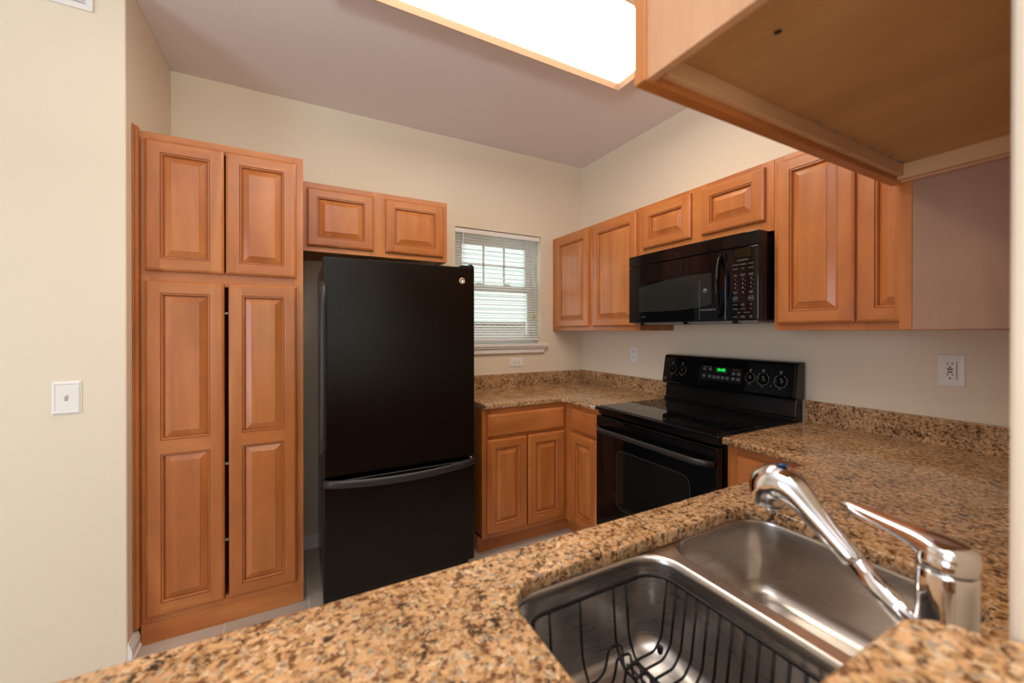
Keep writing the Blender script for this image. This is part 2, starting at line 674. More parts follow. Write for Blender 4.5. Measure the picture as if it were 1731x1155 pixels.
us = sash('upper_sash', WX0 + 0.03, WX1 - 0.03, 1.672, WZ1 - 0.035, 0.105, 0.13, -1.066, -0.512, 1.712, 2.018)
ls = sash('lower_sash', WX0 + 0.03, WX1 - 0.03, WZ0 + 0.03, 1.706, 0.078, 0.103, -1.060, -0.506, 1.312, 1.655)
m = MB()
for x in (-0.886, -0.706):
    m.box(x - 0.008, x + 0.008, 0.104, 0.114, 1.712, 2.018)
m.box(-1.066, -0.512, 0.104, 0.114, 1.858, 1.874)
L = Vector(root['wl']); bmesh.ops.translate(m.bm, verts=m.bm.verts, vec=-L)
m.build('muntin_grid', vinyl, us, loc=L)
for x in (-0.935, -0.690):
    m = MB()
    m.prism([(x - 0.035, 1.706), (x + 0.035, 1.706), (x + 0.026, 1.716), (x + 0.010, 1.724), (x - 0.010, 1.724), (x - 0.026, 1.716)], 'y', 0.080, 0.100)
    bmesh.ops.translate(m.bm, verts=m.bm.verts, vec=-L)
    m.build('sash_lock', vinyl, ls, loc=L, bevel=0.002)
# stool and apron
m = MB()
m.box(WX0 - 0.045, WX1 + 0.045, -0.042, 0.0, WZ0 - 0.020, WZ0)
m.box(WX0, WX1, 0.0, 0.075, WZ0 - 0.020, WZ0)
m.prism([(WX0 - 0.040, WZ0 - 0.020), (WX1 + 0.040, WZ0 - 0.020), (WX1 + 0.012, WZ0 - 0.072), (WX0 - 0.012, WZ0 - 0.072)], 'y', -0.022, 0.0)
m.prism([(WX0 - 0.044, WZ0 - 0.020), (WX1 + 0.044, WZ0 - 0.020), (WX1 + 0.036, WZ0 - 0.034), (WX0 - 0.036, WZ0 - 0.034)], 'y', -0.034, -0.021)
wbuild(m, 'window_sill', white_m, root, bevel=0.003)

# blind
bl = thing('window_blind', 'white mini blind with open slats over the small window', 'blind', (-0.79, 0.035, WZ1 - 0.03))
m = MB(); m.box(-1.152, -0.426, 0.012, 0.050, WZ1 - 0.038, WZ1 - 0.004)
wbuild(m, 'headrail', white_m, bl, bevel=0.003)
m = MB()
z = 1.300
nsl = 0
while z < WZ1 - 0.045:
    ring = []
    for k in range(5):
        t = k / 4 - 0.5
        ring.append((t * 0.025, 0.0022 * (1 - (2 * t) ** 2) + t * 0.0075))
    top = [(0.033 + a, z + b + 0.0004) for a, b in ring]
    bot = [(0.033 + a, z + b) for a, b in reversed(ring)]
    m.prism(top + bot, 'x', -1.148, -0.430)
    z += 0.0205
    nsl += 1
wbuild(m, 'slats', vinyl, bl)
m = MB(); m.box(-1.148, -0.430, 0.021, 0.045, 1.272, 1.286)
wbuild(m, 'bottom_rail', vinyl, bl, bevel=0.003)
for x in (-1.098, -1.065, -0.560, -0.500):
    m = MB()
    m.box(x - 0.0008, x + 0.0008, 0.0185, 0.0200, 1.286, WZ1 - 0.038)
    m.box(x - 0.0008, x + 0.0008, 0.0460, 0.0475, 1.286, WZ1 - 0.038)
    wbuild(m, 'ladder_cord', cord_m, bl)
m = MB(); m.tube([(-1.09, 0.010, WZ1 - 0.03), (-1.092, 0.006, 1.55)], 0.0035, 8)
wbuild(m, 'tilt_wand', vinyl, bl)
m = MB()
m.tube([(-0.492, 0.008, WZ1 - 0.03), (-0.486, 0.006, 1.475)], 0.0011, 6)
pc = wbuild(m, 'pull_cord', cord_m, bl)
m = MB(); m.lathe([(0.003, 0.012), (0.008, 0.0), (0.011, -0.016), (0.0105, -0.024), (0.006, -0.026)], (-0.486, 0.0, 1.47), 'z', 14)
L = Vector(bl['wl']); bmesh.ops.translate(m.bm, verts=m.bm.verts, vec=-L)
m.build('cord_tassel', plain('amber_tassel', srgb(214, 176, 96), 0.4), pc, loc=L, label='small amber cord tassel')

# neighbouring house seen through the window
nh = thing('neighbor_house', 'pale lap-sided house wall on a brick base outside the window', 'house', (1.0, 6.6, -0.6))
m = MB()
z = 1.57
while z < 7.0:
    m.prism([(6.6, z + 0.014), (6.545, z + 0.014), (6.575, z + 0.114), (6.6, z + 0.114)], 'x', -5.0, 10.0)
    z += 0.114
m.box(-5.0, 10.0, 6.6, 6.75, 1.57, 7.1)
wbuild(m, 'siding', siding_m, nh)
m = MB(); m.box(-5.0, 10.0, 6.58, 6.75, -0.6, 1.55); m.box(-5.0, 10.0, 6.54, 6.75, 1.55, 1.57)
wbuild(m, 'brick_base', brick_m, nh)
m = MB(); m.box(-6, 11, 0.2, 6.75, -0.7, -0.6)
tag(m.build('ground', grass_m), 'strip of ground outside the window', 'ground', kind='structure')

# ------------------------------------------------------------------ cabinets
def door_mesh(parent, name, w_, h, loc, rot, panels, th=0.019, fr=0.052, mats=None):
    """raised panel door; local x 0..w, z 0..h, front towards local -y, back at y=0; panels = [(z0,z1)] openings"""
    mats = mats or [wood_v, wood_h, groove]
    m = MB()
    e = 0.007

    def ring(x0, x1, z0, z1, ins, y):
        return [(x0 + ins, -y, z0 + ins), (x1 - ins, -y, z0 + ins), (x1 - ins, -y, z1 - ins), (x0 + ins, -y, z1 - ins)]
    # outer edge
    m.loft([ring(0, w_, 0, h, 0, 0), ring(0, w_, 0, h, 0, th - 0.008), ring(0, w_, 0, h, 0.002, th - 0.004),
            ring(0, w_, 0, h, 0.006, th - 0.002), ring(0, w_, 0, h, 0.010, th)], 0, False, (True, False))
    e = 0.010
    x0, x1 = fr, w_ - fr
    # stiles
    m.poly([(e, -th, e), (x0, -th, e), (x0, -th, h - e), (e, -th, h - e)], 0)
    m.poly([(x1, -th, e), (w_ - e, -th, e), (w_ - e, -th, h - e), (x1, -th, h - e)], 0)
    zz = [e] + [q for p in panels for q in p] + [h - e]
    for i in range(0, len(zz), 2):
        m.poly([(x0, -th, zz[i]), (x1, -th, zz[i]), (x1, -th, zz[i + 1]), (x0, -th, zz[i + 1])], 1)
    # sticking around each opening
    for (z0, z1) in panels:
        m.loft([ring(x0, x1, z0, z1, 0, th), ring(x0, x1, z0, z1, 0.0015, th - 0.0025), ring(x0, x1, z0, z1, 0.0035, th - 0.0025),
                ], 2, False, (False, False))
        m.loft([ring(x0, x1, z0, z1, 0.0035, th - 0.0025),
                ring(x0, x1, z0, z1, 0.006, th - 0.0022), ring(x0, x1, z0, z1, 0.0085, th - 0.005), ring(x0, x1, z0, z1, 0.010, th - 0.0120)], 0, False, (False, False))
    d = m.build(name, mats, parent, loc=loc, rot=rot, recalc=False)
    for (z0, z1) in panels:
        p = MB()
        p.loft([ring(x0, x1, z0, z1, 0.008, th - 0.015), ring(x0, x1, z0, z1, 0.008, th - 0.0125), ring(x0, x1, z0, z1, 0.012, th - 0.0125)], 1, False, (True, False))
        p.loft([ring(x0, x1, z0, z1, 0.012, th - 0.0125),
                ring(x0, x1, z0, z1, 0.037, th - 0.0022), ring(x0, x1, z0, z1, 0.038, th - 0.0005), ring(x0, x1, z0, z1, 0.039, th - 0.0005)], 0, False, (False, True))
        q = p.build('raised_panel', [wood_v, groove], d, loc=loc, recalc=False)
    return d


def drawer_mesh(parent, name, w_, h, loc, rot, th=0.019):
    m = MB()

    def ring(ins, y):
        return [(ins, -y, ins), (w_ - ins, -y, ins), (w_ - ins, -y, h - ins), (ins, -y, h - ins)]
    m.loft([ring(0, 0), ring(0, th - 0.010), ring(0.003, th - 0.006), ring(0.010, th - 0.004), ring(0.011, th - 0.001), ring(0.013, th)], 0, False)
    return m.build(name, [wood_h], parent, loc=loc, rot=rot, recalc=False)


def carcass(m, x0, x1, y0, y1, z0, z1, t=0.016, front=None, bottom_up=0.0):
    """hollow box open on side `front` ('-y','-x','+y')"""
    m.box(x0 + t, x1 - t, y0 + t, y1 - t, z0 + bottom_up, z0 + bottom_up + t)
    m.box(x0, x1, y0, y1, z1 - t, z1)
    a, b = z0 + 0.001, z1 - t
    if front != '-x':
        m.box(x0, x0 + t, y0, y1, z0, z1 - t)
    if front != '+x':
        m.box(x1 - t, x1, y0, y1, z0, z1 - t)
    if front != '-y':
        m.box(x0 + t, x1 - t, y0, y0 + t, a, b)
    if front != '+y':
        m.box(x0 + t, x1 - t, y1 - t, y1, a, b)


def frame_rects(m, plane, a0, a1, z0, z1, d0, d1, vs, hs):
    """face frame: vertical members vs=[(a,b)] full height, rails hs=[(z,z)] between consecutive members"""
    for (p, q) in vs:
        if plane == 'y':
            m.box(p, q, d0, d1, z0, z1, 0)
        else:
            m.box(d0, d1, p, q, z0, z1, 0)
    vs = sorted([tuple(sorted(v)) for v in vs])
    for (h0, h1) in hs:
        for i in range(len(vs) - 1):
            if plane == 'y':
                m.box(vs[i][1], vs[i + 1][0], d0, d1, h0, h1, 1)
            else:
                m.box(d0, d1, vs[i][1], vs[i + 1][0], h0, h1, 1)


# --- pantry
YP = -0.534
root = thing('pantry_cabinet', 'tall maple pantry cabinet with four raised-panel doors', 'cabinet', (-2.454, YP / 2, 0))
PX0, PX1 = -2.760, -2.146
m = MB(); carcass(m, PX0 + 0.001, PX1, YP + 0.019, -0.002, 0.0, 2.197, front='-y', bottom_up=0.09)
wbuild(m, 'carcass', [wood_v], root)
m = MB()
frame_rects(m, 'y', PX0, PX1, 0.0, 2.197, YP, YP + 0.019,
            [(PX0, -2.728), (-2.190, PX1)], [(0.090, 0.125), (1.545, 1.615), (2.150, 2.197)])
m.box(-2.728, -2.190, YP, YP + 0.019, 0.0, 0.090, 1)
wbuild(m, 'face_frame', [wood_v, wood_h], root, bevel=0.0008, seg=1)
m = MB(); m.box(PX0 - 0.0005, PX1 + 0.0005, YP - 0.004, YP, 0.0, 0.089)
wbuild(m, 'base_board', [wood_h], root, bevel=0.001)
m = MB()
m.box(XL + 0.001, PX0, YP - 0.028, YP - 0.002, 0.09, 2.205)
m.box(XL + 0.001, XL + 0.006, YP - 0.042, YP - 0.028, 0.09, 2.208)
wbuild(m, 'filler_strip', [wood_v], root, bevel=0.002)
dl = (YP)
for (x0, x1) in ((-2.743, -2.466), (-2.460, -2.176)):
    door_mesh(root, 'upper_door', x1 - x0, 0.563, (x0, dl, 1.603), 0, [(0.052, 0.563 - 0.054)])
for (x0, x1) in ((-2.743, -2.466), (-2.4505, -2.176)):
    door_mesh(root, 'lower_door', x1 - x0, 1.446, (x0, dl, 0.114), 0, [(0.055, 0.699), (0.757, 1.394)])
for z in (1.42, 0.73, 0.38):
    m = MB(); m.box(-2.4655, -2.4515, YP - 0.010, YP - 0.001, z, z + 0.010)
    wbuild(m, 'catch', mark_dim, root)

# --- cabinet above refrigerator
root = thing('overfridge_cabinet', 'short two-door maple wall cabinet above the refrigerator', 'cabinet', (-1.74, -0.17, 1.779))
OX0, OX1, OY, OZ0, OZ1 = -2.1455, -1.335, -0.337, 1.779, 2.155
m = MB(); carcass(m, OX0, OX1, OY + 0.019, -0.001, OZ0, OZ1, front='-y', bottom_up=0.012)
wbuild(m, 'carcass', [ply], root)
m = MB(); frame_rects(m, 'y', OX0, OX1, OZ0, OZ1, OY, OY + 0.019, [(OX0, -2.10), (-1.80, -1.695), (-1.375, OX1)], [(OZ0, OZ0 + 0.045), (OZ1 - 0.040, OZ1)])
wbuild(m, 'face_frame', [wood_v, wood_h], root, bevel=0.0008, seg=1)
for (x0, x1) in ((-2.127, -1.781), (-1.714, -1.362)):
    door_mesh(root, 'door', x1 - x0, 0.316, (x0, OY, 1.808), 0, [(0.046, 0.270)], fr=0.050)

# --- right wall uppers
UX, UZ0, UZ1 = -0.304, 1.347, 2.104


def upper_right(name, label, y0, y1, z0, z1, doors, members, rails, group='wall cabinets along the range wall'):
    root = thing(name, label, 'cabinet', (-0.15, (y0 + y1) / 2, z0), group)
    m = MB(); carcass(m, UX + 0.019, -0.001, y0, y1, z0, z1, front='-x', bottom_up=0.014)
    wbuild(m, 'carcass', [wood_v], root)
    m = MB(); frame_rects(m, 'x', y0, y1, z0, z1, UX, UX + 0.019, members, rails)
    wbuild(m, 'face_frame', [wood_v, wood_y], root, bevel=0.0008, seg=1)
    for (ya, yb, za, zb) in doors:      # ya > yb (left to right as seen)
        door_mesh(root, 'door', ya - yb, zb - za, (UX, ya, za), R(-90), [(0.050, zb - za - 0.050)])
    return root


upper_right('wall_cabinet', 'two-door maple wall cabinet between the window wall and the microwave', -0.9615, -0.001, UZ0, UZ1,
            [(-0.064, -0.481, 1.376, 2.080), (-0.527, -0.948, 1.376, 2.080)],
            [(-0.9615, -0.925), (-0.535, -0.472), (-0.088, -0.001)], [(UZ0, UZ0 + 0.040), (UZ1 - 0.036, UZ1)])
upper_right('wall_cabinet', 'short two-door maple wall cabinet directly above the microwave', -1.7555, -0.9625, 1.790, UZ1,
            [(-1.001, -1.338, 1.840, 2.080), (-1.399, -1.720, 1.840, 2.080)],
            [(-1.7555, -1.700), (-1.42, -1.318), (-1.02, -0.9625)], [(1.790, 1.858), (UZ1 - 0.036, UZ1)])
upper_right('wall_cabinet', 'two-door maple wall cabinet between the microwave and the plain brownish end panel', -2.378, -1.7565, UZ0, UZ1,
            [(-1.773, -2.052, 1.376, 2.080), (-2.059, -2.338, 1.376, 2.080)],
            [(-2.378, -2.325), (-2.085, -2.030), (-1.795, -1.7565)], [(UZ0, UZ0 + 0.040), (UZ1 - 0.036, UZ1)])

# --- corner cabinet facing the window, against the near wall
CYF = -2.385
root = thing('corner_cabinet', 'maple wall cabinet showing a plain brownish end panel above the outlet with red button', 'cabinet', (-0.48, -2.53, UZ0))
m = MB(); carcass(m, -0.955, -0.001, YN + 0.0005, CYF - 0.022, UZ0, UZ1, front='+y', bottom_up=0.012)
wbuild(m, 'carcass', [wood('mauve_maple_laminate', 'v', srgb(154, 116, 94), srgb(166, 127, 104), srgb(176, 137, 113), 0.5, 0.6, 0.0)], root)
m = MB(); frame_rects(m, 'y', -0.955, -0.001, UZ0, UZ1, CYF - 0.0218, CYF, [(-0.956, -0.905), (-0.66, -0.62), (-0.33, -0.001)], [(UZ0, UZ0 + 0.040), (UZ1 - 0.036, UZ1)])
wbuild(m, 'face_frame', [wood_v, wood_h], root, bevel=0.0008, seg=1)
for (xa, xb) in ((-0.645, -0.940), (-0.345, -0.635)):
    door_mesh(root, 'door', xa - xb, 0.700, (xa, CYF, 1.378), R(180), [(0.050, 0.650)], th=0.016)

# --- overhead cabinet above the sink
SX0, SX1, SZ0 = -1.757, -0.9575, 1.675
SYF = -2.372
root = thing('oversink_cabinet', 'pale maple wall cabinet with open underside hanging above the sink', 'cabinet', (-1.356, -2.52, SZ0))
m = MB()
t = 0.012
m.box(SX0 + 0.005, SX0 + 0.005 + t, YN + 0.0005, SYF - 0.019, SZ0 + 0.002, UZ1)
wbuild(m, 'side_panel', [lam_v], root)
m = MB(); m.box(SX1 - t, SX1, YN + 0.0005, SYF - 0.019, SZ0 + 0.002, UZ1)
wbuild(m, 'side_panel', [lam_v], root)
m = MB()
m.box(SX0 + 0.017, SX1 - t, YN + 0.0005, SYF - 0.019, SZ0 + 0.036, SZ0 + 0.046)
m.box(SX0 + 0.017, SX1 - t, YN + 0.0005, SYF - 0.019, UZ1 - 0.012, UZ1)
m.box(SX0 + 0.017, SX1 - t, YN + 0.0005, YN + 0.006, SZ0 + 0.046, UZ1 - 0.012)
wbuild(m, 'bottom_panel', [ply], root, label='dull brown plywood underside')
m = MB()
m.box(SX1 - t - 0.018, SX1 - t, YN + 0.0005, SYF - 0.019, SZ0 + 0.004, SZ0 + 0.036)
wbuild(m, 'cleat', [raw_rail_y], root, bevel=0.001)
m = MB()
frame_rects(m, 'y', SX0, SX1, SZ0, UZ1, SYF - 0.019, SYF, [(SX0, SX0 + 0.045), (-1.375, -1.335), (SX1 - 0.045, SX1)], [(SZ0, SZ0 + 0.040), (UZ1 - 0.036, UZ1)])
wbuild(m, 'face_frame', [wood_v, wood_h], root, bevel=0.0008, seg=1)
m = MB(); m.box(SX0 + 0.030, SX1 - t - 0.018, SYF - 0.030, SYF - 0.0192, SZ0 + 0.010, SZ0 + 0.036)
wbuild(m, 'front_cleat', [raw_rail], root, bevel=0.001)
for x in (-1.352, -1.294, -1.223, -1.150, -1.068, -1.015):
    m = MB(); m.box(x - 0.004, x + 0.004, SYF - 0.036, SYF - 0.028, SZ0 + 0.0345, SZ0 + 0.0368)
    wbuild(m, 'staple', mark, root)
m = MB(); m.lathe([(0.0045, 0), (0.004, 0.001)], (-1.640, -2.494, SZ0 + 0.0352), 'z', 10)
wbuild(m, 'screw_head', dark_slot, root)
for (xa, xb) in ((-1.360, -1.731), (-0.985, -1.350)):
    door_mesh(root, 'door', xa - xb, 0.372, (xa, SYF, SZ0 + 0.030), R(180), [(0.050, 0.322)])

# --- base cabinets
BX = -0.61


def base_back():
    root = thing('base_cabinet', 'corner maple base cabinet with wide drawer front over two doors beside the refrigerator', 'cabinet', (-0.6, -0.3, 0))
    m = MB()
    # L-shaped carcass, leg along the back wall and leg to the range
    x0, x1 = -1.212, -0.001
    m.box(x0, x0 + 0.016, -0.591, -0.001, 0.105, 0.880)
    m.box(x0, -0.001, -0.017, -0.001, 0.105, 0.880)
    m.box(x0, -0.001, -0.591, -0.017, 0.105, 0.121)
    m.box(-0.591, -0.001, -0.966, -0.591, 0.105, 0.121)
    m.box(-0.591, -0.001, -0.966, -0.950, 0.121, 0.880)
    wbuild(m, 'carcass', [wood_v], root)
    m = MB()
    frame_rects(m, 'y', x0, BX, 0.105, 0.880, -0.61, -0.591, [(x0, -1.165), (-0.645, BX)], [(0.105, 0.150), (0.690, 0.722), (0.842, 0.880)])
    frame_rects(m, 'x', -0.966, -0.61, 0.105, 0.880, BX, -0.591, [(-0.966, -0.925), (-0.705, -0.61)], [(0.105, 0.150), (0.690, 0.722), (0.842, 0.880)])
    wbuild(m, 'face_frame', [wood_v, wood_h], root, bevel=0.0008, seg=1)
    m = MB()
    m.box(x0, -0.537, -0.545, -0.537, 0.0, 0.104)
    m.box(-0.545, -0.537, -0.966, -0.545, 0.0, 0.104)
    m.box(x0, x0 + 0.012, -0.537, -0.001, 0.0, 0.104)
    wbuild(m, 'toe_kick', [wood_h], root)
    drawer_mesh(root, 'drawer_front', 0.552, 0.138, (-1.181, -0.61, 0.710), 0)
    door_mesh(root, 'door', 0.274, 0.560, (-1.185, -0.61, 0.135), 0, [(0.052, 0.508)])
    door_mesh(root, 'door', 0.274, 0.560, (-0.903, -0.61, 0.135), 0, [(0.052, 0.508)])
    drawer_mesh(root, 'drawer_front', 0.248, 0.138, (BX, -0.690, 0.710), R(-90))
    door_mesh(root, 'door', 0.248, 0.560, (BX, -0.690, 0.135), R(-90), [(0.052, 0.508)])


base_back()
root = thing('base_cabinet', 'maple base cabinet with drawer between the range and the peninsula', 'cabinet', (-0.3, -1.9, 0))
m = MB(); carcass(m, BX + 0.019, -0.001, -2.66, -1.743, 0.105, 0.880, front='-x')
wbuild(m, 'carcass', [wood_v], root)
m = MB(); frame_rects(m, 'x', -2.095, -1.743, 0.105, 0.880, BX, BX + 0.019, [(-2.095, -2.055), (-1.790, -1.743)], [(0.105, 0.150), (0.690, 0.722), (0.842, 0.880)])
wbuild(m, 'face_frame', [wood_v, wood_y], root, bevel=0.0008, seg=1)
m = MB(); m.box(-0.545, -0.537, -2.12, -1.743, 0.0, 0.104); wbuild(m, 'toe_kick', [wood_y], root)
drawer_mesh(root, 'drawer_front', 0.275, 0.142, (BX, -1.786, 0.706), R(-90))
door_mesh(root, 'door', 0.275, 0.560, (BX, -1.786, 0.135), R(-90), [(0.052, 0.508)])

root = thing('peninsula_cabinet', 'maple base cabinet run carrying the sink under the granite peninsula', 'cabinet', (-1.6, -2.35, 0))
m = MB(); PYF = -2.118
m.box(-2.60, -2.584, YN + 0.001, PYF, 0.105, 0.879); m.box(-2.584, -0.612, YN + 0.001, YN + 0.010, 0.105, 0.879)
m.box(-2.584, -0.612, YN + 0.010, PYF - 0.001, 0.105, 0.121)
wbuild(m, 'carcass', [wood_v], root)
m = MB(); frame_rects(m, 'y', -2.6, -0.612, 0.105, 0.879, PYF, PYF + 0.019, [(-2.60, -2.56), (-1.92, -1.86), (-1.16, -1.10), (-0.66, -0.612)], [(0.105, 0.150), (0.842, 0.879)])
wbuild(m, 'face_frame', [wood_v, wood_h], root)
for (xa, xb) in ((-2.23, -2.56), (-1.90, -2.22), (-1.52, -1.86), (-1.18, -1.51), (-0.70, -1.13)):
    door_mesh(root, 'door', xa - xb, 0.700, (xa, PYF + 0.019, 0.135), R(180), [(0.052, 0.648)])
m = MB(); m.box(-2.6, -0.612, PYF - 0.07, PYF - 0.062, 0.0, 0.104); wbuild(m, 'toe_kick', [wood_h], root)


# ------------------------------------------------------------------ countertops
def arc(cx, cy, r, a0, a1, n=8):
    return [(cx + r * math.cos(R(a0 + (a1 - a0) * i / n)), cy + r * math.sin(R(a0 + (a1 - a0) * i / n))) for i in range(n + 1)]


ZC0, ZC1 = 0.881, 0.911


def slab(outer, z0, z1, holes=(), e=0.005):
    """polished slab with rounded edges: outer ring ccw, holes as rings; built by filled faces"""
    m = MB()
    bm = m.bm

    def offset(pts, d):
        n = len(pts)
        out = []
        for i in range(n):
            p0, p1, p2 = Vector(pts[i - 1]), Vector(pts[i]), Vector(pts[(i + 1) % n])
            a = (p1 - p0).normalized(); b = (p2 - p1).normalized()
            na, nb = Vector((-a.y, a.x)), Vector((-b.y, b.x))
            k = (na + nb)
            k = k / max(k.dot(k) / 2, 1e-6) if k.length > 1e-6 else na
            k = (na + nb).normalized() / max((na + nb).normalized().dot(na), 0.3)
            out.append(tuple(p1 + k * d))
        return out
    prof = [(e, z0), (0.0015, z0 + 0.0015), (0, z0 + e), (0, z1 - e), (e * 0.29, z1 - e * 0.29), (e, z1)]
    tops, bots = [], []
    for ringpts, sg in [(outer, 1)] + [(h, 1) for h in holes]:
        rings = []
        for ins, z in prof:
            rings.append([bm.verts.new((x, y, z)) for x, y in offset(ringpts, ins)])
        n = len(ringpts)
        for i in range(len(rings) - 1):
            for j in range(n):
                k = (j + 1) % n
                m.face([rings[i][j], rings[i][k], rings[i + 1][k], rings[i + 1][j]], 0, True)
        tops.append(rings[-1]); bots.append(rings[0])
    for grp in (tops, bots):
        edges = []
        for rg in grp:
            for j in range(len(rg)):
                a, b = rg[j], rg[(j + 1) % len(rg)]
                ed = bm.edges.get((a, b)) or bm.edges.new((a, b))
                edges.append(ed)
        bmesh.ops.triangle_fill(bm, use_beauty=True, use_dissolve=False, edges=edges)
    for f in bm.faces:
        if abs(f.normal.z) > 0.99 and len(f.verts) == 3:
            f.smooth = False
    return m


FX = -0.640
ct = thing('granite_countertop', 'brown speckled granite corner countertop below the window', 'countertop', (-0.6, -0.3, ZC0))
out = [(-0.0005, -0.0005), (-1.209, -0.0005)] + arc(-1.209 + 0.02, -0.634 + 0.02, 0.02, 180, 270, 6) + \
      arc(FX - 0.03, -0.634 - 0.03, 0.03, 90, 0, 6) + [(FX, -0.9665), (-0.0005, -0.9665)]
wbuild(slab(out, ZC0, ZC1), 'worktop', granite, ct)
m = MB(); m.box(-1.209, -0.0005, -0.021, -0.0005, ZC1 - 0.0005, 1.012)
wbuild(m, 'backsplash', granite, ct, bevel=0.002)
m = MB(); m.box(-0.021, -0.0005, -0.9665, -0.0215, ZC1 - 0.0005, 1.012)
wbuild(m, 'backsplash', granite, ct, bevel=0.002)

CUT = [(-1.859, -2.573), (-1.157, -2.573), (-1.157, -2.173), (-1.859, -2.173)]


def rrect(x0, x1, y0, y1, r, n=8):
    return arc(x1 - r, y0 + r, r, -90, 0, n) + arc(x1 - r, y1 - r, r, 0, 90, n) + arc(x0 + r, y1 - r, r, 90, 180, n) + arc(x0 + r, y0 + r, r, 180, 270, n)


pt = thing('granite_peninsula', 'brown speckled granite peninsula countertop around the sink, joining the range wall', 'countertop', (-1.4, -2.3, ZC0))
out = [(-2.62, YN + 0.0005), (-0.0005, YN + 0.0005), (-0.0005, -1.7395), (FX, -1.7395)] + \
      arc(FX - 0.012, -2.076 + 0.012, 0.012, 0, -90, 4) + [(-2.62, -2.076)]
cut = list(reversed(rrect(-1.859, -1.157, -2.578, -2.173, 0.075, 10)))
wbuild(slab(out, ZC0, ZC1, [cut]), 'worktop', granite, pt)
m = MB(); m.box(-0.021, -0.0005, YN + 0.0005, -1.7395, ZC1 - 0.0005, 1.012)
wbuild(m, 'backsplash', granite, pt, bevel=0.002)

out = [(-2.64, -2.98), (-1.592, -2.98), (-1.592, -2.672)] + arc(-1.66, -2.662, 0.052, 15, 90, 8) + [(-2.64, -2.610)]
tag(slab(out, 1.037, 1.067).build('bar_top', granite), 'raised granite bar ledge with rounded corner close beside the wall end', 'countertop')

# ------------------------------------------------------------------ sink
sk = thing('double_sink', 'undermount stainless steel sink with two bowls', 'sink', (-1.508, -2.375, 0.70))
BL = (-1.866, -1.496, -2.584, -2.164)
BR = (-1.465, -1.138, -2.584, -2.164)


def ring3(r2, z):
    return [(x, y, z) for x, y in r2]


def bowl(b, name):
    x0, x1, y0, y1 = b
    m = MB()
    ZR, ZB = 0.880, 0.698
    seq = [(-0.004, ZR, 0.078), (-0.001, ZR - 0.001, 0.076), (0.002, ZR - 0.005, 0.074), (0.004, ZR - 0.012, 0.072)]
    for t_ in (0.2, 0.45, 0.7):
        seq.append((0.004 + 0.008 * t_, ZR - 0.012 - (0.13 * t_ / 0.7), 0.072))
    rr = 0.038
    for a in (15, 30, 45, 60, 75, 90):
        seq.append((0.012 + rr * (1 - math.cos(R(a))), ZB + rr - rr * math.sin(R(a)), 0.072))
    rings = []
    for ins, z, r in seq:
        rad = max(0.02, r - max(ins, 0) * 0.4)
        rings.append(ring3(rrect(x0 + ins, x1 - ins, y0 + ins, y1 - ins, rad, 8), z))
    cx, cy = (x0 + x1) / 2, (y0 + y1) / 2
    # floor dishing to drain
    n = len(rings[0])
    last = rings[-1]
    for f, dz in ((0.80, -0.002), (0.62, -0.0035)):
        rings.append([(cx + (p[0] - cx) * f, cy + (p[1] - cy) * f, ZB + dz) for p in last])
    def circ(r, z):
        o = []
        for p in last:
            a = math.atan2(p[1] - cy, p[0] - cx)
            o.append((cx + r * math.cos(a), cy + r * math.sin(a), z))
        return o
    rings.append(circ(0.075, ZB - 0.0055))
    rings.append(circ(0.046, ZB - 0.0075))
    rings.append(circ(0.042, ZB - 0.010))
    m.loft(rings, 0, True, (False, False))
    o = wbuild(m, name, steel, sk)
    d = MB()
    d.lathe([(0.0418, 0.0), (0.036, -0.003), (0.034, -0.012), (0.012, -0.013), (0.008, -0.004), (0.001, -0.003)], (cx, cy, ZB - 0.0102), 'z', 28, caps=(False, True))
    wbuild(d, 'drain', chrome, sk)
    return o


bowl(BL, 'bowl'); bowl(BR, 'bowl')
m = MB()
ro = [bm_ for bm_ in rrect(-1.89, -1.112, -2.61, -2.14, 0.08, 8)]
bm = m.bm
rings_ = []
for pts in (ro, rrect(BL[0] - 0.004, BL[1] + 0.004, BL[2] - 0.004, BL[3] + 0.004, 0.078, 8), rrect(BR[0] - 0.004, BR[1] + 0.004, BR[2] - 0.004, BR[3] + 0.004, 0.078, 8)):
    rings_.append([bm.verts.new((x, y, 0.880)) for x, y in pts])
ed = []
for rg in rings_:
    for j in range(len(rg)):
        ed.append(bm.edges.new((rg[j], rg[(j + 1) % len(rg)])))
bmesh.ops.triangle_fill(bm, use_beauty=True, edges=ed)
wbuild(m, 'rim', steel, sk)

# ------------------------------------------------------------------ dish rack in the sink
dr = thing('dish_rack', 'black wire rack standing in the left sink bowl', 'rack', (-1.67, -2.36, 0.70))
RX0, RX1, RY0, RY1, RZ = -1.838, -1.518, -2.556, -2.192, 0.854


def smooth_path(pts, r=0.008, n=4):
    pts = [Vector(p) for p in pts]
    out = [pts[0]]
    for i in range(1, len(pts) - 1):
        a, b, c = pts[i - 1], pts[i], pts[i + 1]
        d1 = min(r, (a - b).length * 0.45); d2 = min(r, (c - b).length * 0.45)
        p = b + (a - b).normalized() * d1; q = b + (c - b).normalized() * d2
        for k in range(n + 1):
            t = k / n
            out.append(p * (1 - t) ** 2 + b * 2 * t * (1 - t) + q * t * t)
    out.append(pts[-1])
    return out


def closed_tube(m, pts, r, n=8):
    """ring of tube segments around a closed planar loop"""
    P = [Vector(p) for p in pts]
    N = len(P)
    rings = []
    for i in range(N):
        t = (P[(i + 1) % N] - P[i - 1]).normalized()
        u = Vector((0, 0, 1)); v = t.cross(u)
        rings.append([P[i] + u * (r * math.cos(2 * math.pi * k / n)) + v * (r * math.sin(2 * math.pi * k / n)) for k in range(n)])
    m.loft(rings, 0, True, closed=True)


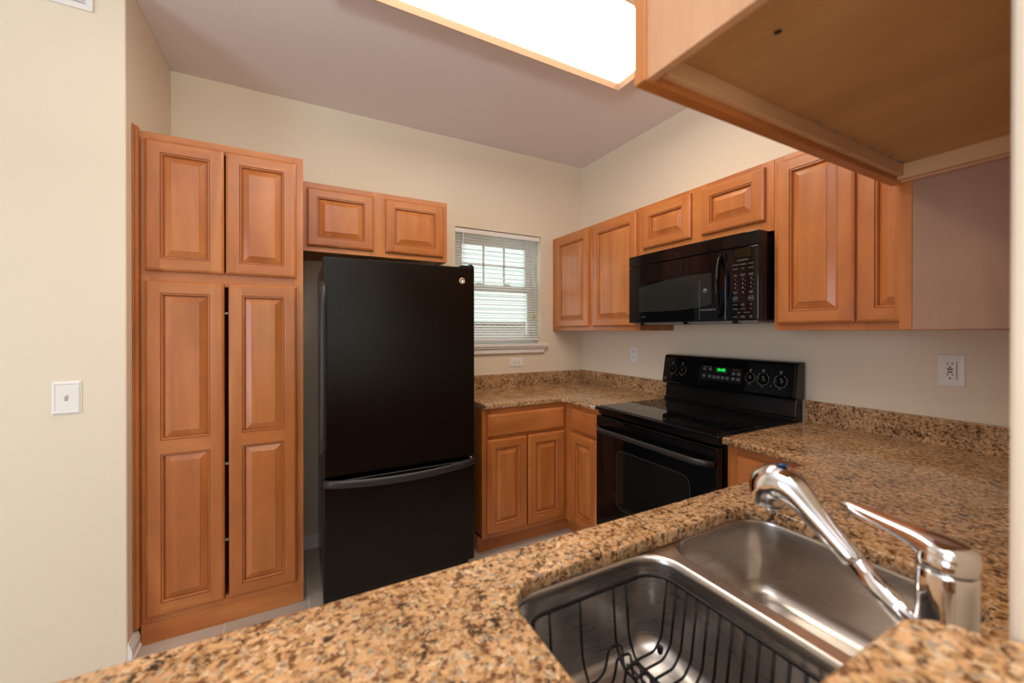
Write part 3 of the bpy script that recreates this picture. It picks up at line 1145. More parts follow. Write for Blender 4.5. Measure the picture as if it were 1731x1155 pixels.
m = MB(); closed_tube(m, ring3(rrect(RX0, RX1, RY0, RY1, 0.05, 8), RZ), 0.0033)
wbuild(m, 'rim_wire', wire_m, dr)
FZ = 0.722
yk = -2.222
k = 0
while yk > -2.55:
    up_ = 0.045
    path = [(RX1, yk, RZ - 0.002), (RX1 - 0.016, yk, FZ + 0.022), (RX1 - 0.036, yk, FZ), (-1.606, yk, FZ), (-1.610, yk, FZ - 0.006),
            (-1.628, yk, FZ - 0.006), (-1.632, yk, FZ + 0.004), (-1.638, yk, FZ + up_), (-1.668, yk, FZ + up_ + 0.004), (-1.676, yk, FZ + 0.012), (-1.692, yk, FZ),
            (RX0 + 0.036, yk, FZ), (RX0 + 0.016, yk, FZ + 0.022), (RX0, yk, RZ - 0.002)]
    m = MB(); m.tube(smooth_path(path, 0.010, 4), 0.0023, 8)
    wbuild(m, 'cross_wire', wire_m, dr)
    yk -= 0.0225
    k += 1
for x in (-1.809, -1.776, -1.710, -1.631, -1.598):
    top = RY1
    path = [(x, top, RZ - 0.002), (x, top - 0.008, FZ + 0.030), (x, top - 0.026, FZ - 0.0038), (x, RY0 + 0.026, FZ - 0.0038), (x, RY0 + 0.008, FZ + 0.030), (x, RY0, RZ - 0.002)]
    m = MB(); m.tube(smooth_path(path, 0.012, 4), 0.0024, 8)
    wbuild(m, 'long_wire', wire_m, dr)
for x in (-1.609, -1.624):
    m = MB(); m.tube([(x, RY1 - 0.03, FZ + 0.002), (x, RY0 + 0.03, FZ + 0.002)], 0.0021, 8)
    wbuild(m, 'center_wire', wire_m, dr)
for (x, y) in ((-1.79, -2.215), (-1.53, -2.215), (-1.79, -2.53), (-1.53, -2.53)):
    m = MB(); m.lathe([(0.005, 0.0), (0.006, 0.004), (0.006, 0.018), (0.004, 0.021)], (x, y, 0.6985), 'z', 12)
    wbuild(m, 'foot', wire_m, dr)

# ------------------------------------------------------------------ faucet
fc = thing('faucet', 'chrome single-lever kitchen faucet with angled pull-out spout behind the sink', 'faucet', (-1.507, -2.618, ZC1))
m = MB()
fx, fy = -1.513, -2.607
m.lathe([(0.0300, 0.0), (0.0300, 0.004), (0.0285, 0.008), (0.0262, 0.03), (0.0252, 0.07), (0.0252, 0.12), (0.0255, 0.160), (0.0248, 0.1630)], (fx, fy, ZC1), 'z', 40)
wbuild(m, 'body', chrome, fc)
# lever: flattened tapering bar


def ell_ring(c, hw, hh, n=20, p=2.6, d=None):
    c = Vector(c)
    d = Vector(d).normalized() if d else Vector((0, 1, 0))
    side = Vector((d.y, -d.x, 0)).normalized()
    up = side.cross(d).normalized()
    o = []
    for k in range(n):
        a = 2 * math.pi * k / n
        ca, sa = math.cos(a), math.sin(a)
        o.append(c + side * (hw * math.copysign(abs(ca) ** (2 / p), ca)) + up * (hh * math.copysign(abs(sa) ** (2 / p), sa)))
    return o


m = MB()
lev = [(-0.0256, 0.0060, 1.096, 1.084), (-0.0245, 0.0110, 1.0985, 1.081), (-0.0205, 0.0165, 1.1020, 1.0785), (-0.0125, 0.0225, 1.1050, 1.0775), (0.000, 0.0256, 1.1065, 1.0770),
       (0.0110, 0.0246, 1.1070, 1.0780), (0.0200, 0.0220, 1.1070, 1.0805), (0.0300, 0.0192, 1.1068, 1.0850), (0.0430, 0.0168, 1.1062, 1.0885),
       (0.0620, 0.0145, 1.1058, 1.0910), (0.0840, 0.0126, 1.1058, 1.0925), (0.1020, 0.0114, 1.1062, 1.0935), (0.1100, 0.0096, 1.1056, 1.0948), (0.1140, 0.0060, 1.1035, 1.0968)]
m.lathe([(0.0244, 0.1638), (0.0254, 0.1650), (0.0254, 0.1760), (0.0240, 0.188)], (fx, fy, ZC1), 'z', 40)
m.loft([ell_ring((fx + max(0, v) * 0.29, fy + v, (zt + zb) / 2), a, (zt - zb) / 2, d=(0.0, 1, 0.0), n=24, p=3.0) for v, a, zt, zb in lev], 0, True)
L = Vector(fc['wl']); bmesh.ops.translate(m.bm, verts=m.bm.verts, vec=-L)
lv = m.build('lever_handle', chrome, fc, loc=L)
s_ = lv.modifiers.new('s', 'SUBSURF'); s_.levels = 1; s_.render_levels = 1
m = MB()
pp = [(-2.603, 0.974, 0.0130), (-2.568, 1.001, 0.0130), (-2.5232, 1.0383, 0.0131)]
m.tube([(fx, y, z) for y, z, r in pp], [r for y, z, r in pp], 28, up=(1, 0, 0))
wbuild(m, 'spout', chrome, fc)
m = MB()
pp = [(-2.523, 1.0385, 0.0128), (-2.5216, 1.0398, 0.014), (-2.4989, 1.0594, 0.0147), (-2.4778, 1.0783, 0.016), (-2.4624, 1.0934, 0.0188), (-2.4508, 1.1053, 0.0225), (-2.439, 1.113, 0.0262), (-2.427, 1.114, 0.029), (-2.417, 1.108, 0.0302), (-2.4125, 1.098, 0.0288), (-2.413, 1.086, 0.0252), (-2.4145, 1.076, 0.0225), (-2.415, 1.073, 0.0215)]
m.tube([(fx, y, z) for y, z, r in pp], [r for y, z, r in pp], 28, up=(1, 0, 0))
hd = wbuild(m, 'spray_head', chrome, fc)
s_ = hd.modifiers.new('s', 'SUBSURF'); s_.levels = 1; s_.render_levels = 1
m = MB(); m.lathe([(0.0180, 0), (0.0160, -0.003), (0.010, -0.002), (0.004, -0.0035), (0.001, -0.0035)], (fx, -2.4153, 1.0728), 'z', 24)
bmesh.ops.translate(m.bm, verts=m.bm.verts, vec=-L); m.build('nozzle', silver, hd, loc=L)
m = MB(); m.lathe([(0.0085, 0), (0.0080, 0.0015), (0.0, 0.0020)], (0, 0, 0), 'z', 20)  # small blue disc painted as a reflection on the spray head
Mx = Matrix.Translation((fx, -2.4325, 1.1400)) @ Matrix.Rotation(R(-8), 4, 'X')
bmesh.ops.transform(m.bm, matrix=Mx, verts=m.bm.verts)
bmesh.ops.translate(m.bm, verts=m.bm.verts, vec=-L); m.build('blue_reflection', plain('blue_reflection_paint', srgb(24, 70, 110), 0.2), hd, loc=L)

# ------------------------------------------------------------------ refrigerator
fr = thing('refrigerator', 'black bottom-freezer refrigerator between pantry and base cabinet', 'refrigerator', (-1.692, -0.4, 0))
FX0, FX1, FYD = -2.068, -1.3165, -0.750
m = MB(); m.box(FX0 + 0.004, FX1 - 0.004, -0.672, -0.045, 0.03, 1.680)
wbuild(m, 'body', fridge_m, fr, bevel=0.006)
m = MB(); m.box(FX0 + 0.02, FX1 - 0.02, -0.700, -0.672, 0.03, 0.095)
wbuild(m, 'kick_grille', black_satin, fr)
for (z0, z1, nm) in ((0.664, 1.688, 'fridge_door'), (0.100, 0.642, 'freezer_drawer')):
    m = MB()
    # slightly bowed door front
    prof = []
    N = 12
    for i in range(N + 1):
        t = i / N
        x = FX0 + (FX1 - FX0) * t
        prof.append((x, FYD - 0.006 * (1 - (2 * t - 1) ** 2) * 0.0 + (0.0)))
    pts = [(FX1, -0.680)] + [(FX0, -0.680)] + arc(FX0 + 0.010, FYD + 0.010, 0.010, 180, 270, 4) + arc(FX1 - 0.010, FYD + 0.010, 0.010, 270, 360, 4)
    m.prism(pts, 'z', z0, z1)
    wbuild(m, nm, fridge_m, fr, bevel=0.004, seg=3, ang=60)
m = MB()      # vertical bar handle on the left edge, with flat end mounts
hp = [(-2.069, -0.752, 1.560), (-2.069, -0.778, 1.552), (-2.069, -0.800, 1.53), (-2.069, -0.806, 1.46), (-2.069, -0.808, 1.17), (-2.069, -0.806, 0.88), (-2.069, -0.800, 0.82), (-2.069, -0.778, 0.800), (-2.069, -0.752, 0.792)]
m.tube(hp, [(0.0150, 0.016)] * len(hp), 16, up=(1, 0, 0))
o = wbuild(m, 'door_handle', handle_satin, fr)
m = MB()
hp = []
for i in range(21):
    t = i / 20
    x = FX0 + 0.004 + (FX1 - FX0 - 0.008) * t
    bow = math.sin(math.pi * t)
    hp.append((x, -0.752 - 0.052 * (bow ** 0.6 if bow > 0 else 0), 0.637 - 0.012 * bow))
m.tube(hp, [(0.0195, 0.011)] * len(hp), 16, up=(0, 0, 1))
wbuild(m, 'drawer_handle', handle_satin, fr)
m = MB(); m.box(-1.385, FX1 + 0.002, -0.735, -0.665, 1.690, 1.702); m.lathe([(0.012, 0), (0.012, 0.018), (0.009, 0.02)], (-1.333, -0.728, 1.688), 'z', 16)
wbuild(m, 'hinge_cover', black_satin, fr, bevel=0.002)
m = MB(); m.box(-1.385, -1.3185, -0.745, -0.700, 0.6455, 0.6485); m.lathe([(0.006, 0), (0.006, 0.012)], (-1.332, -0.735, 0.648), 'z', 12)
wbuild(m, 'middle_hinge', silver, fr)
m = MB(); m.lathe([(0.0175, 0.0), (0.0175, 0.002), (0.0155, 0.0042), (0.0140, 0.0036), (0.0, 0.0036)], (-1.389, FYD - 0.0002, 1.613), 'y', 32, sgn=-1)
bd = wbuild(m, 'badge', silver, fr)
m = MB(); m.text('GE', 0.013, Matrix.Translation((-1.389, FYD - 0.0040, 1.613)) @ Matrix.Rotation(R(90), 4, 'X'), 0)
L = Vector(fr['wl']); bmesh.ops.translate(m.bm, verts=m.bm.verts, vec=-L); m.build('badge_letters', mark_dim, bd, loc=L)

# ------------------------------------------------------------------ range
rg = thing('electric_range', 'black smooth-top electric range with rear control panel', 'stove', (-0.33, -1.353, 0))
RYa, RYb = -0.9685, -1.7375
m = MB(); m.box(-0.610, -0.025, RYb, RYa, 0.02, 0.893)
wbuild(m, 'body', black_satin, rg, bevel=0.002)
m = MB(); m.box(-0.6605, -0.030, RYb, RYa, 0.893, 0.914)
wbuild(m, 'cooktop_frame', black_gloss, rg, bevel=0.005, seg=3)
m = MB(); m.box(-0.640, -0.105, RYb + 0.022, RYa - 0.022, 0.9135, 0.9165)
wbuild(m, 'glass_cooktop', black_glass, rg, bevel=0.001)
for (x, y, r) in ((-0.48, -1.165, 0.085), (-0.48, -1.535, 0.115), (-0.235, -1.165, 0.095), (-0.235, -1.535, 0.085)):
    m = MB()
    n = 40
    for (ra, rb) in ((r, r + 0.002), (r * 0.62, r * 0.62 + 0.0015)):
        A = [m.bm.verts.new((x + ra * math.cos(2 * math.pi * k / n), y + ra * math.sin(2 * math.pi * k / n), 0.9168)) for k in range(n)]
        B = [m.bm.verts.new((x + rb * math.cos(2 * math.pi * k / n), y + rb * math.sin(2 * math.pi * k / n), 0.9168)) for k in range(n)]
        for k in range(n):
            m.face([A[k], A[(k + 1) % n], B[(k + 1) % n], B[k]])
    wbuild(m, 'burner_ring', plain('burner_print', (0.05, 0.05, 0.05), 0.2), rg)
# front trim band under cooktop
m = MB(); m.box(-0.635, -0.610, RYb + 0.004, RYa - 0.004, 0.868, 0.892)
wbuild(m, 'vent_trim', black_satin, rg, bevel=0.001)
# oven door
m = MB(); m.box(-0.655, -0.611, RYb + 0.006, RYa - 0.006, 0.235, 0.862)
od = wbuild(m, 'oven_door', black_gloss, rg, bevel=0.004, seg=3)
L = Vector(rg['wl'])
m = MB()
wy = rrect(-1.598, -1.140, 0.395, 0.705, 0.045, 8)
A = [(-0.6562, y, z) for y, z in wy]
m.loft([[(-0.6549, y, z) for y, z in wy], A], 0, False)
bmesh.ops.translate(m.bm, verts=m.bm.verts, vec=-L); m.build('oven_window', window_tint, od, loc=L)
m = MB()
wo = rrect(-1.601, -1.137, 0.392, 0.708, 0.048, 8)
m.loft([[(-0.6550, y, z) for y, z in wo], [(-0.6570, y, z) for y, z in wo], [(-0.6570, y, z) for y, z in wy], [(-0.6560, y, z) for y, z in wy]], 0, False, (False, False))
bmesh.ops.translate(m.bm, verts=m.bm.verts, vec=-L); m.build('window_bezel', plain('grey_bezel', (0.05, 0.045, 0.04), 0.25), od, loc=L)
for z in (0.846, 0.838, 0.830):
    m = MB(); m.box(-0.6565, -0.6545, RYb + 0.012, RYa - 0.012, z, z + 0.003)
    bmesh.ops.translate(m.bm, verts=m.bm.verts, vec=-L); m.build('trim_line', black_satin, od, loc=L)
m = MB()
hp = []
for i in range(25):
    t = i / 24
    y = RYa - 0.020 + (RYb - RYa + 0.040) * t
    e_ = min(t, 1 - t) * 2
    s2 = math.sin(min(1, e_ / 0.22) * math.pi / 2)
    hp.append((-0.655 - 0.044 * s2, y, 0.792 + 0.004 * s2))
m.tube(hp, [(0.013, 0.010)] * len(hp), 16, up=(0, 0, 1))
bmesh.ops.translate(m.bm, verts=m.bm.verts, vec=-L); m.build('oven_handle', handle_satin, od, loc=L)
m = MB(); m.box(-0.650, -0.611, RYb + 0.006, RYa - 0.006, 0.050, 0.228)
wbuild(m, 'storage_drawer', black_gloss, rg, bevel=0.004, seg=3)
# backguard
m = MB()
m.prism([(-0.030, 0.915), (-0.100, 0.915), (-0.100, 0.928), (-0.088, 0.936), (-0.076, 1.025), (-0.030, 1.025)], 'y', RYb + 0.004, RYa - 0.004)
o = wbuild(m, 'backguard', black_satin, rg, bevel=0.002)
m = MB()
m.prism([(-0.0260, 1.015), (-0.100, 1.015), (-0.113, 1.022), (-0.116, 1.032), (-0.092, 1.178), (-0.084, 1.191), (-0.070, 1.196), (-0.0260, 1.196)], 'y', RYb - 0.007, RYa + 0.001)
co = wbuild(m, 'control_console', black_gloss, rg, bevel=0.008, seg=3, ang=50)
# console face frame: local plane from (x=-0.116,z=1.032) to (-0.092,1.178)
p0 = Vector((-0.116, 0, 1.032)); p1 = Vector((-0.092, 0, 1.178))
up_c = (p1 - p0).normalized(); nrm_c = Vector((-up_c.z, 0, up_c.x)).normalized()
if nrm_c.x > 0:
    nrm_c = -nrm_c


def con(y, z, d=0.0):
    t = (z - p0.z) / up_c.z
    p = p0 + up_c * t + nrm_c * d
    return Vector((p.x, y, p.z))


right_c = Vector((0, -1, 0))


def conM(y, z, d=0.0004):
    o = con(y, z, d)
    M = Matrix((right_c, up_c, nrm_c)).transposed().to_4x4()
    M.translation = o
    return M


def on_console(m, name, mat, par=None):
    bmesh.ops.translate(m.bm, verts=m.bm.verts, vec=-L)
    return m.build(name, mat, par or co, loc=L)


def lathe_on(m, prof, M, n=28):
    rings = []
    for r, h in prof:
        rings.append([M @ Vector((r * math.cos(2 * math.pi * k / n), r * math.sin(2 * math.pi * k / n), h)) for k in range(n)])
    m.loft(rings, 0, True)


knobs = [(-1.040, 1.106, 0.0225), (-1.112, 1.106, 0.0225), (-1.527, 1.103, 0.0205), (-1.592, 1.101, 0.0260), (-1.676, 1.099, 0.0260)]
for (y, z, r) in knobs:
    m = MB()
    M = conM(y, z)
    lathe_on(m, [(r, 0), (r, 0.004), (r * 0.93, 0.006), (r * 0.80, 0.016), (r * 0.72, 0.018), (0.0005, 0.0185)], M)
    kb = on_console(m, 'knob', black_gloss, rg)
    m = MB()
    hw = 0.0045
    g = [(-hw, -r * 0.72, 0.018), (hw, -r * 0.72, 0.018), (hw, r * 0.72, 0.018), (-hw, r * 0.72, 0.018)]
    g2 = [(-hw * 0.7, -r * 0.66, 0.028), (hw * 0.7, -r * 0.66, 0.028), (hw * 0.7, r * 0.66, 0.028), (-hw * 0.7, r * 0.66, 0.028)]
    m.loft([[M @ Vector(p) for p in g], [M @ Vector(p) for p in g2]], 0, False)
    o = on_console(m, 'knob_grip', black_gloss, kb)
    # printed dial
    m = MB()
    n = 30
    ra, rb = r + 0.0035, r + 0.0047
    a0, a1 = 120, 420
    A = [m.bm.verts.new(M @ Vector((ra * math.cos(R(a0 + (a1 - a0) * k / n)), ra * math.sin(R(a0 + (a1 - a0) * k / n)), 0.0002))) for k in range(n + 1)]
    B = [m.bm.verts.new(M @ Vector((rb * math.cos(R(a0 + (a1 - a0) * k / n)), rb * math.sin(R(a0 + (a1 - a0) * k / n)), 0.0002))) for k in range(n + 1)]
    for k in range(n):
        m.face([A[k], A[k + 1], B[k + 1], B[k]])
    for k in range(9):
        a = R(a0 + (a1 - a0) * k / 8)
        d = Vector((math.cos(a), math.sin(a), 0)); s = Vector((-math.sin(a), math.cos(a), 0)) * 0.0006
        q = [d * rb - s, d * rb + s, d * (rb + 0.0028) + s, d * (rb + 0.0028) - s]
        m.face([m.bm.verts.new(M @ (v + Vector((0, 0, 0.0002)))) for v in q])
    m.text('OFF', 0.0060, M @ Matrix.Translation((0, rb + 0.0035, 0.0002)), 0)
    m.text('MED', 0.0060, M @ Matrix.Translation((0, -rb - 0.0070, 0.0002)), 0)
    for dx in (-0.0035, 0.0035):
        for dy in (-0.002, 0.004):
            c = Vector((dx, rb + 0.0130 + dy, 0.0002))
            q = [c + Vector((-0.0022, -0.0018, 0)), c + Vector((0.0022, -0.0018, 0)), c + Vector((0.0022, 0.0018, 0)), c + Vector((-0.0022, 0.0018, 0))]
            m.face([m.bm.verts.new(M @ v) for v in q])
    on_console(m, 'dial_marks', mark)
for y in (-1.076, -1.634):
    m = MB(); m.text('ON', 0.006, conM(y, 1.072), 0); m.text('•', 0.012, conM(y, 1.133), 0)
    on_console(m, 'indicator_marks', mark)
# clock panel
m = MB()
M = conM(-1.365, 1.098, 0.0003)
wy2 = rrect(-0.135, 0.122, -0.036, 0.046, 0.008, 4)
m.loft([[M @ Vector((x, y, 0)) for x, y in wy2], [M @ Vector((x, y, 0.0009)) for x, y in wy2]], 0, False)
cp = on_console(m, 'clock_panel', plain('panel_black', (0.010, 0.010, 0.012), 0.15), rg)
m = MB()
M = conM(-1.365, 1.127, 0.0014)
q = [(-0.030, -0.012), (0.030, -0.012), (0.030, 0.012), (-0.030, 0.012)]
m.loft([[M @ Vector((x, y, -0.0002)) for x, y in q], [M @ Vector((x, y, 0.0002)) for x, y in q]], 0, False)
on_console(m, 'display_window', green_dim, cp)
m = MB(); m.text('10:45', 0.0215, conM(-1.365, 1.1275, 0.0018), 0)
on_console(m, 'clock_digits', green_led, cp)
keys = [(-1.263, 1.128), (-1.299, 1.128), (-1.263, 1.088), (-1.299, 1.088), (-1.328, 1.086), (-1.352, 1.086), (-1.378, 1.086), (-1.405, 1.086), (-1.438, 1.114), (-1.466, 1.114), (-1.438, 1.086), (-1.466, 1.086)]
words_ = ['BAKE', 'BROIL', 'TIMED', 'CLEAN', 'SET', 'HR', 'MIN', 'START', 'TIMER', 'CLOCK', 'OVEN', 'LIGHT']
key_m = plain('key_grey', (0.085, 0.085, 0.085), 0.4)
for (y, z), wd in zip(keys, words_):
    m = MB()
    M = conM(y, z, 0.0014)
    q = rrect(-0.0095, 0.0095, -0.0085, 0.0085, 0.003, 3)
    m.face([m.bm.verts.new(M @ Vector((a, b, 0))) for a, b in q], 0)
    m.text(wd, 0.0055, conM(y, z, 0.0018), 1)
    on_console(m, 'touch_key', [key_m, mark], cp)
m = MB()
m.text('COOKING CONTROL', 0.0055, conM(-1.281, 1.141, 0.0014), 0); m.text('TIMER CONTROL', 0.0055, conM(-1.452, 1.133, 0.0014), 0)
on_console(m, 'panel_lettering', mark, cp)
m = MB(); M = conM(-0.990, 1.048, 0.0002); lathe_on(m, [(0.008, 0), (0.008, 0.001), (0.0005, 0.0012)], M, 20)
bd = on_console(m, 'badge', plain('grey_badge', (0.2, 0.2, 0.2), 0.3, 0.6), rg)
m = MB(); m.text('GE', 0.008, conM(-0.990, 1.048, 0.0016), 0); on_console(m, 'badge_letters', black_satin, bd)

# ------------------------------------------------------------------ microwave
mw = thing('microwave_oven', 'black over-the-range microwave hung below the short cabinet', 'microwave', (-0.2, -1.36, 1.39))
MYa, MYb, MZ0, MZ1 = -0.9640, -1.7395, 1.393, 1.7885
m = MB(); m.box(-0.372, -0.002, MYb, MYa, MZ0, MZ1)
wbuild(m, 'body', black_satin, mw, bevel=0.002)
L = Vector(mw['wl'])


def bowx(y):
    t = (y - MYa) / (MYb - MYa)
    return -0.394 - 0.010 * (1 - (2 * t - 1) ** 2)


def front_plate(ya, yb, z0, z1, name, mat, inset=0.0, par=None, back=-0.3725, N=14, bevel=0.003):
    m = MB()
    pts = [(back, ya)]
    pts = [(back, yb), (back, ya)] + [(bowx(ya + (yb - ya) * i / N) - inset, ya + (yb - ya) * i / N) for i in range(N + 1)]
    m.prism(pts, 'z', z0, z1)
    bmesh.ops.translate(m.bm, verts=m.bm.verts, vec=-L)
    return m.build(name, mat, par or mw, loc=L, bevel=bevel, ang=50)


front_plate(MYa, MYb, 1.7245, MZ1, 'vent_grille', black_gloss)
dw = front_plate(MYa, -1.592, MZ0, 1.722, 'door', black_gloss)
cpn = front_plate(-1.595, MYb, MZ0, 1.722, 'control_panel', black_gloss)


def surf(y, z, d=0.0006):
    return Vector((bowx(y) - d, y, z))


# curved-edge window: top arched, bottom sagging
m = MB()
N = 24
ya, yb = -1.052, -1.520
top, bot = [], []
for i in range(N + 1):
    t = i / N
    y = ya + (yb - ya) * t
    arch = math.sin(math.pi * (0.25 + 0.5 * t))
    top.append((y, 1.597 + 0.030 * math.sin(math.pi * min(1, t * 0.62 + 0.0))))
    bot.append((y, 1.452 + 0.020 * (2 * t - 1) ** 2 * (1 if t > 0.5 else 0.1)))
T1 = [m.bm.verts.new(surf(y, z, 0.0008)) for y, z in top]
B1 = [m.bm.verts.new(surf(y, z, 0.0008)) for y, z in bot]
T0 = [m.bm.verts.new(surf(y, z, -0.0008)) for y, z in top]
B0 = [m.bm.verts.new(surf(y, z, -0.0008)) for y, z in bot]
for i in range(N):
    m.face([T1[i], T1[i + 1], B1[i + 1], B1[i]]); m.face([T0[i], B0[i], B0[i + 1], T0[i + 1]])
    m.face([T0[i], T0[i + 1], T1[i + 1], T1[i]]); m.face([B1[i], B1[i + 1], B0[i + 1], B0[i]])
m.face([T0[0], T1[0], B1[0], B0[0]]); m.face([T1[N], T0[N], B0[N], B1[N]])
bmesh.ops.translate(m.bm, verts=m.bm.verts, vec=-L)
m.build('door_window', plain('tinted_door_window', (0.020, 0.021, 0.018), 0.10, spec=0.35), dw, loc=L)
m = MB(); m.box(bowx(-1.456) - 0.0010, bowx(-1.456) + 0.001, -1.4566, -1.4554, 1.401, 1.600)
bmesh.ops.translate(m.bm, verts=m.bm.verts, vec=-L); m.build('door_seam', mark_dim, dw, loc=L)
m = MB()
hp = []
for i in range(17):
    t = i / 16
    s2 = math.sin(math.pi * t)
    hp.append((bowx(-1.565) + 0.002 - 0.046 * s2 ** 0.8, -1.565 - 0.014 * s2, 1.415 + (1.700 - 1.415) * t))
m.tube(hp, [(0.009, 0.012)] * 17, 16, up=(0, 1, 0))
bmesh.ops.translate(m.bm, verts=m.bm.verts, vec=-L); m.build('door_handle', black_gloss, dw, loc=L)


def mwM(y, z, d=0.0004):
    e1 = surf(y + 0.002, z, d); e2 = surf(y - 0.002, z, d)
    rt = (e2 - e1).normalized(); up = Vector((0, 0, 1)); nr = rt.cross(up)
    M = Matrix((rt, up, nr)).transposed().to_4x4()
    M.translation = surf(y, z, d)
    return M


m = MB()
m.text('SPACEMAKER XL', 0.0105, mwM(-1.505, 1.447, 0.0012), 0)
m.text('XL1800', 0.010, mwM(-1.085, 1.425, 0.0012), 1)
bmesh.ops.translate(m.bm, verts=m.bm.verts, vec=-L); m.build('door_lettering', [mark, mark_dim], dw, loc=L)
m = MB(); lathe_on(m, [(0.011, 0), (0.011, 0.0012), (0.0005, 0.0016)], mwM(-1.487, 1.541, 0.0010), 24)
bmesh.ops.translate(m.bm, verts=m.bm.verts, vec=-L); bd = m.build('badge', plain('grey_badge_mw', (0.16, 0.16, 0.16), 0.5), mw, loc=L)
m = MB(); m.text('GE', 0.010, mwM(-1.487, 1.541, 0.0030), 0)
bmesh.ops.translate(m.bm, verts=m.bm.verts, vec=-L); m.build('badge_letters', black_satin, bd, loc=L)
# display + keypad
m = MB()
M = mwM(-1.672, 1.745 - 0.048, 0.0004)
q = rrect(-0.038, 0.038, -0.020, 0.020, 0.004, 3)
m.loft([[M @ Vector((a, b, -0.0004)) for a, b in q], [M @ Vector((a, b, 0.0008)) for a, b in q]], 0, False)
bmesh.ops.translate(m.bm, verts=m.bm.verts, vec=-L); m.build('display', lcd_amber, cpn, loc=L)
m = MB()


def key(y, z, txt, s=0.0072):
    m.text(txt, s, mwM(y, z, 0.0006), 0)


C3 = (-1.638, -1.672, -1.708)
key(-1.672, 1.664, 'CONVENIENCE', 0.0075)
for c, tx in zip(C3, ('POPCORN', 'BEVERAGE', 'REHEAT')):
    key(c, 1.645, tx, 0.0062)
for c, tx in zip(C3, ('POTATO', 'VEG', 'SNACKS')):
    key(c, 1.626, tx, 0.0062)
for c, tx in zip(C3, ('TIME\nCOOK', 'DEFROST\nAUTO', 'EXPRESS\nCOOK')):
    key(c, 1.596, tx, 0.0056)
for r_, row in enumerate(('123', '456', '789')):
    for c, tx in zip(C3, row):
        key(c, 1.578 - r_ * 0.0195, tx, 0.0125)
        key(c - 0.010, 1.571 - r_ * 0.0195, 'min', 0.0040)
for c, tx in zip(C3, ('POWER\nLEVEL', '0', 'COOK\nTIMER')):
    key(c, 1.518, tx, 0.0125 if tx == '0' else 0.0060)
for c, tx in ((C3[0], 'CLEAR\nOFF'), (C3[2], 'START\nPAUSE')):
    key(c, 1.491, tx, 0.0060)
    M = mwM(c, 1.491, 0.0006)
    n = 24
    A = [m.bm.verts.new(M @ Vector((0.0115 * math.cos(2 * math.pi * k / n), 0.0115 * math.sin(2 * math.pi * k / n), 0))) for k in range(n)]
    B = [m.bm.verts.new(M @ Vector((0.0123 * math.cos(2 * math.pi * k / n), 0.0123 * math.sin(2 * math.pi * k / n), 0))) for k in range(n)]
    for k in range(n):
        m.face([A[k], A[(k + 1) % n], B[(k + 1) % n], B[k]], 0)
for c, tx in zip(C3, ('CLOCK', 'ADD\n30 SEC', 'SET\nUP')):
    key(c, 1.463, tx, 0.0058)
for c, tx in zip(C3, ('SURFACE', 'LIGHT HI', 'FAN')):
    key(c, 1.444, tx, 0.0058)
key(-1.655, 1.427, 'VENT', 0.006); key(-1.690, 1.427, 'FAN HI LO', 0.006)
for c, tx in zip(C3, ('REMIND', 'TIMER\nON OFF', 'HELP\nOFF')):
    key(c, 1.406 + 0.002, tx, 0.0058)
bmesh.ops.translate(m.bm, verts=m.bm.verts, vec=-L); m.build('keypad_lettering', [mark], cpn, loc=L)
m = MB(); m.box(-0.37, -0.02, MYb + 0.02, MYa - 0.02, MZ0 - 0.010, MZ0 - 0.0002)
wbuild(m, 'bottom_plate', plain('grey_metal_plate', (0.30, 0.29, 0.27), 0.4, 0.3), mw, bevel=0.002)
for y in (-1.05, -1.35, -1.62):
    m = MB(); m.box(-0.375, -0.345, y - 0.012, y + 0.012, MZ0 - 0.014, MZ0 - 0.002)
    wbuild(m, 'grease_filter_tab', black_satin, mw)

# ------------------------------------------------------------------ wall plates
def plate_frame(name, label, cat, origin, rot, group=None):
    o = thing(name, label, cat, origin, group)
    o.rotation_euler = (0, 0, rot)
    return o


def duplex(name, label, origin, rot, w_=0.070, h=0.115, horizontal=False):
    root = thing(name, label, 'outlet', origin)
    root.rotation_euler = (0, 0, rot)
    W, Hh = (h, w_) if horizontal else (w_, h)
    m = MB(); m.box(-W / 2, W / 2, -0.005, 0.0, -Hh / 2, Hh / 2)
    o = m.build('cover_plate', plastic_w, None, bevel=0.003, seg=3); o.parent = root
    for s in (-1, 1):
        cx, cz = ((s * 0.0195, 0) if horizontal else (0, s * 0.0195))
        m = MB()
        rr = rrect(cx - (0.014 if horizontal else 0.0165), cx + (0.014 if horizontal else 0.0165), cz - (0.0165 if horizontal else 0.014), cz + (0.0165 if horizontal else 0.014), 0.010, 6)
        m.loft([[(x, -0.0048, z) for x, z in rr], [(x, -0.0072, z) for x, z in rr]], 0, False)
        f = m.build('socket', plastic_w, None); f.parent = root
        m = MB()
        for (a, b_, hw, hh) in ((-0.006, 0.003, 0.0014, 0.0048), (0.006, 0.003, 0.0012, 0.0040), (0, -0.007, 0.0025, 0.0025)):
            if horizontal:
                a, b_, hw, hh = b_, a, hh, hw
            m.box(cx + a - hw, cx + a + hw, -0.0075, -0.0070, cz + b_ - hh, cz + b_ + hh)
        q = m.build('slots', dark_slot, None); q.parent = f
    m = MB(); m.lathe([(0.003, 0), (0.0025, 0.0008), (0.0003, 0.001)], (0, -0.005, 0), 'y', 12, sgn=-1)
    q = m.build('screw', plastic_w, None); q.parent = root
    return root


duplex('outlet', 'white sideways duplex outlet on the wall under the window', (-0.649, 0.0, 1.098), 0, 0.070, 0.118, True)
duplex('outlet', 'white upright duplex outlet on the wall beside the range', (0.0, -0.612, 1.172), R(-90))

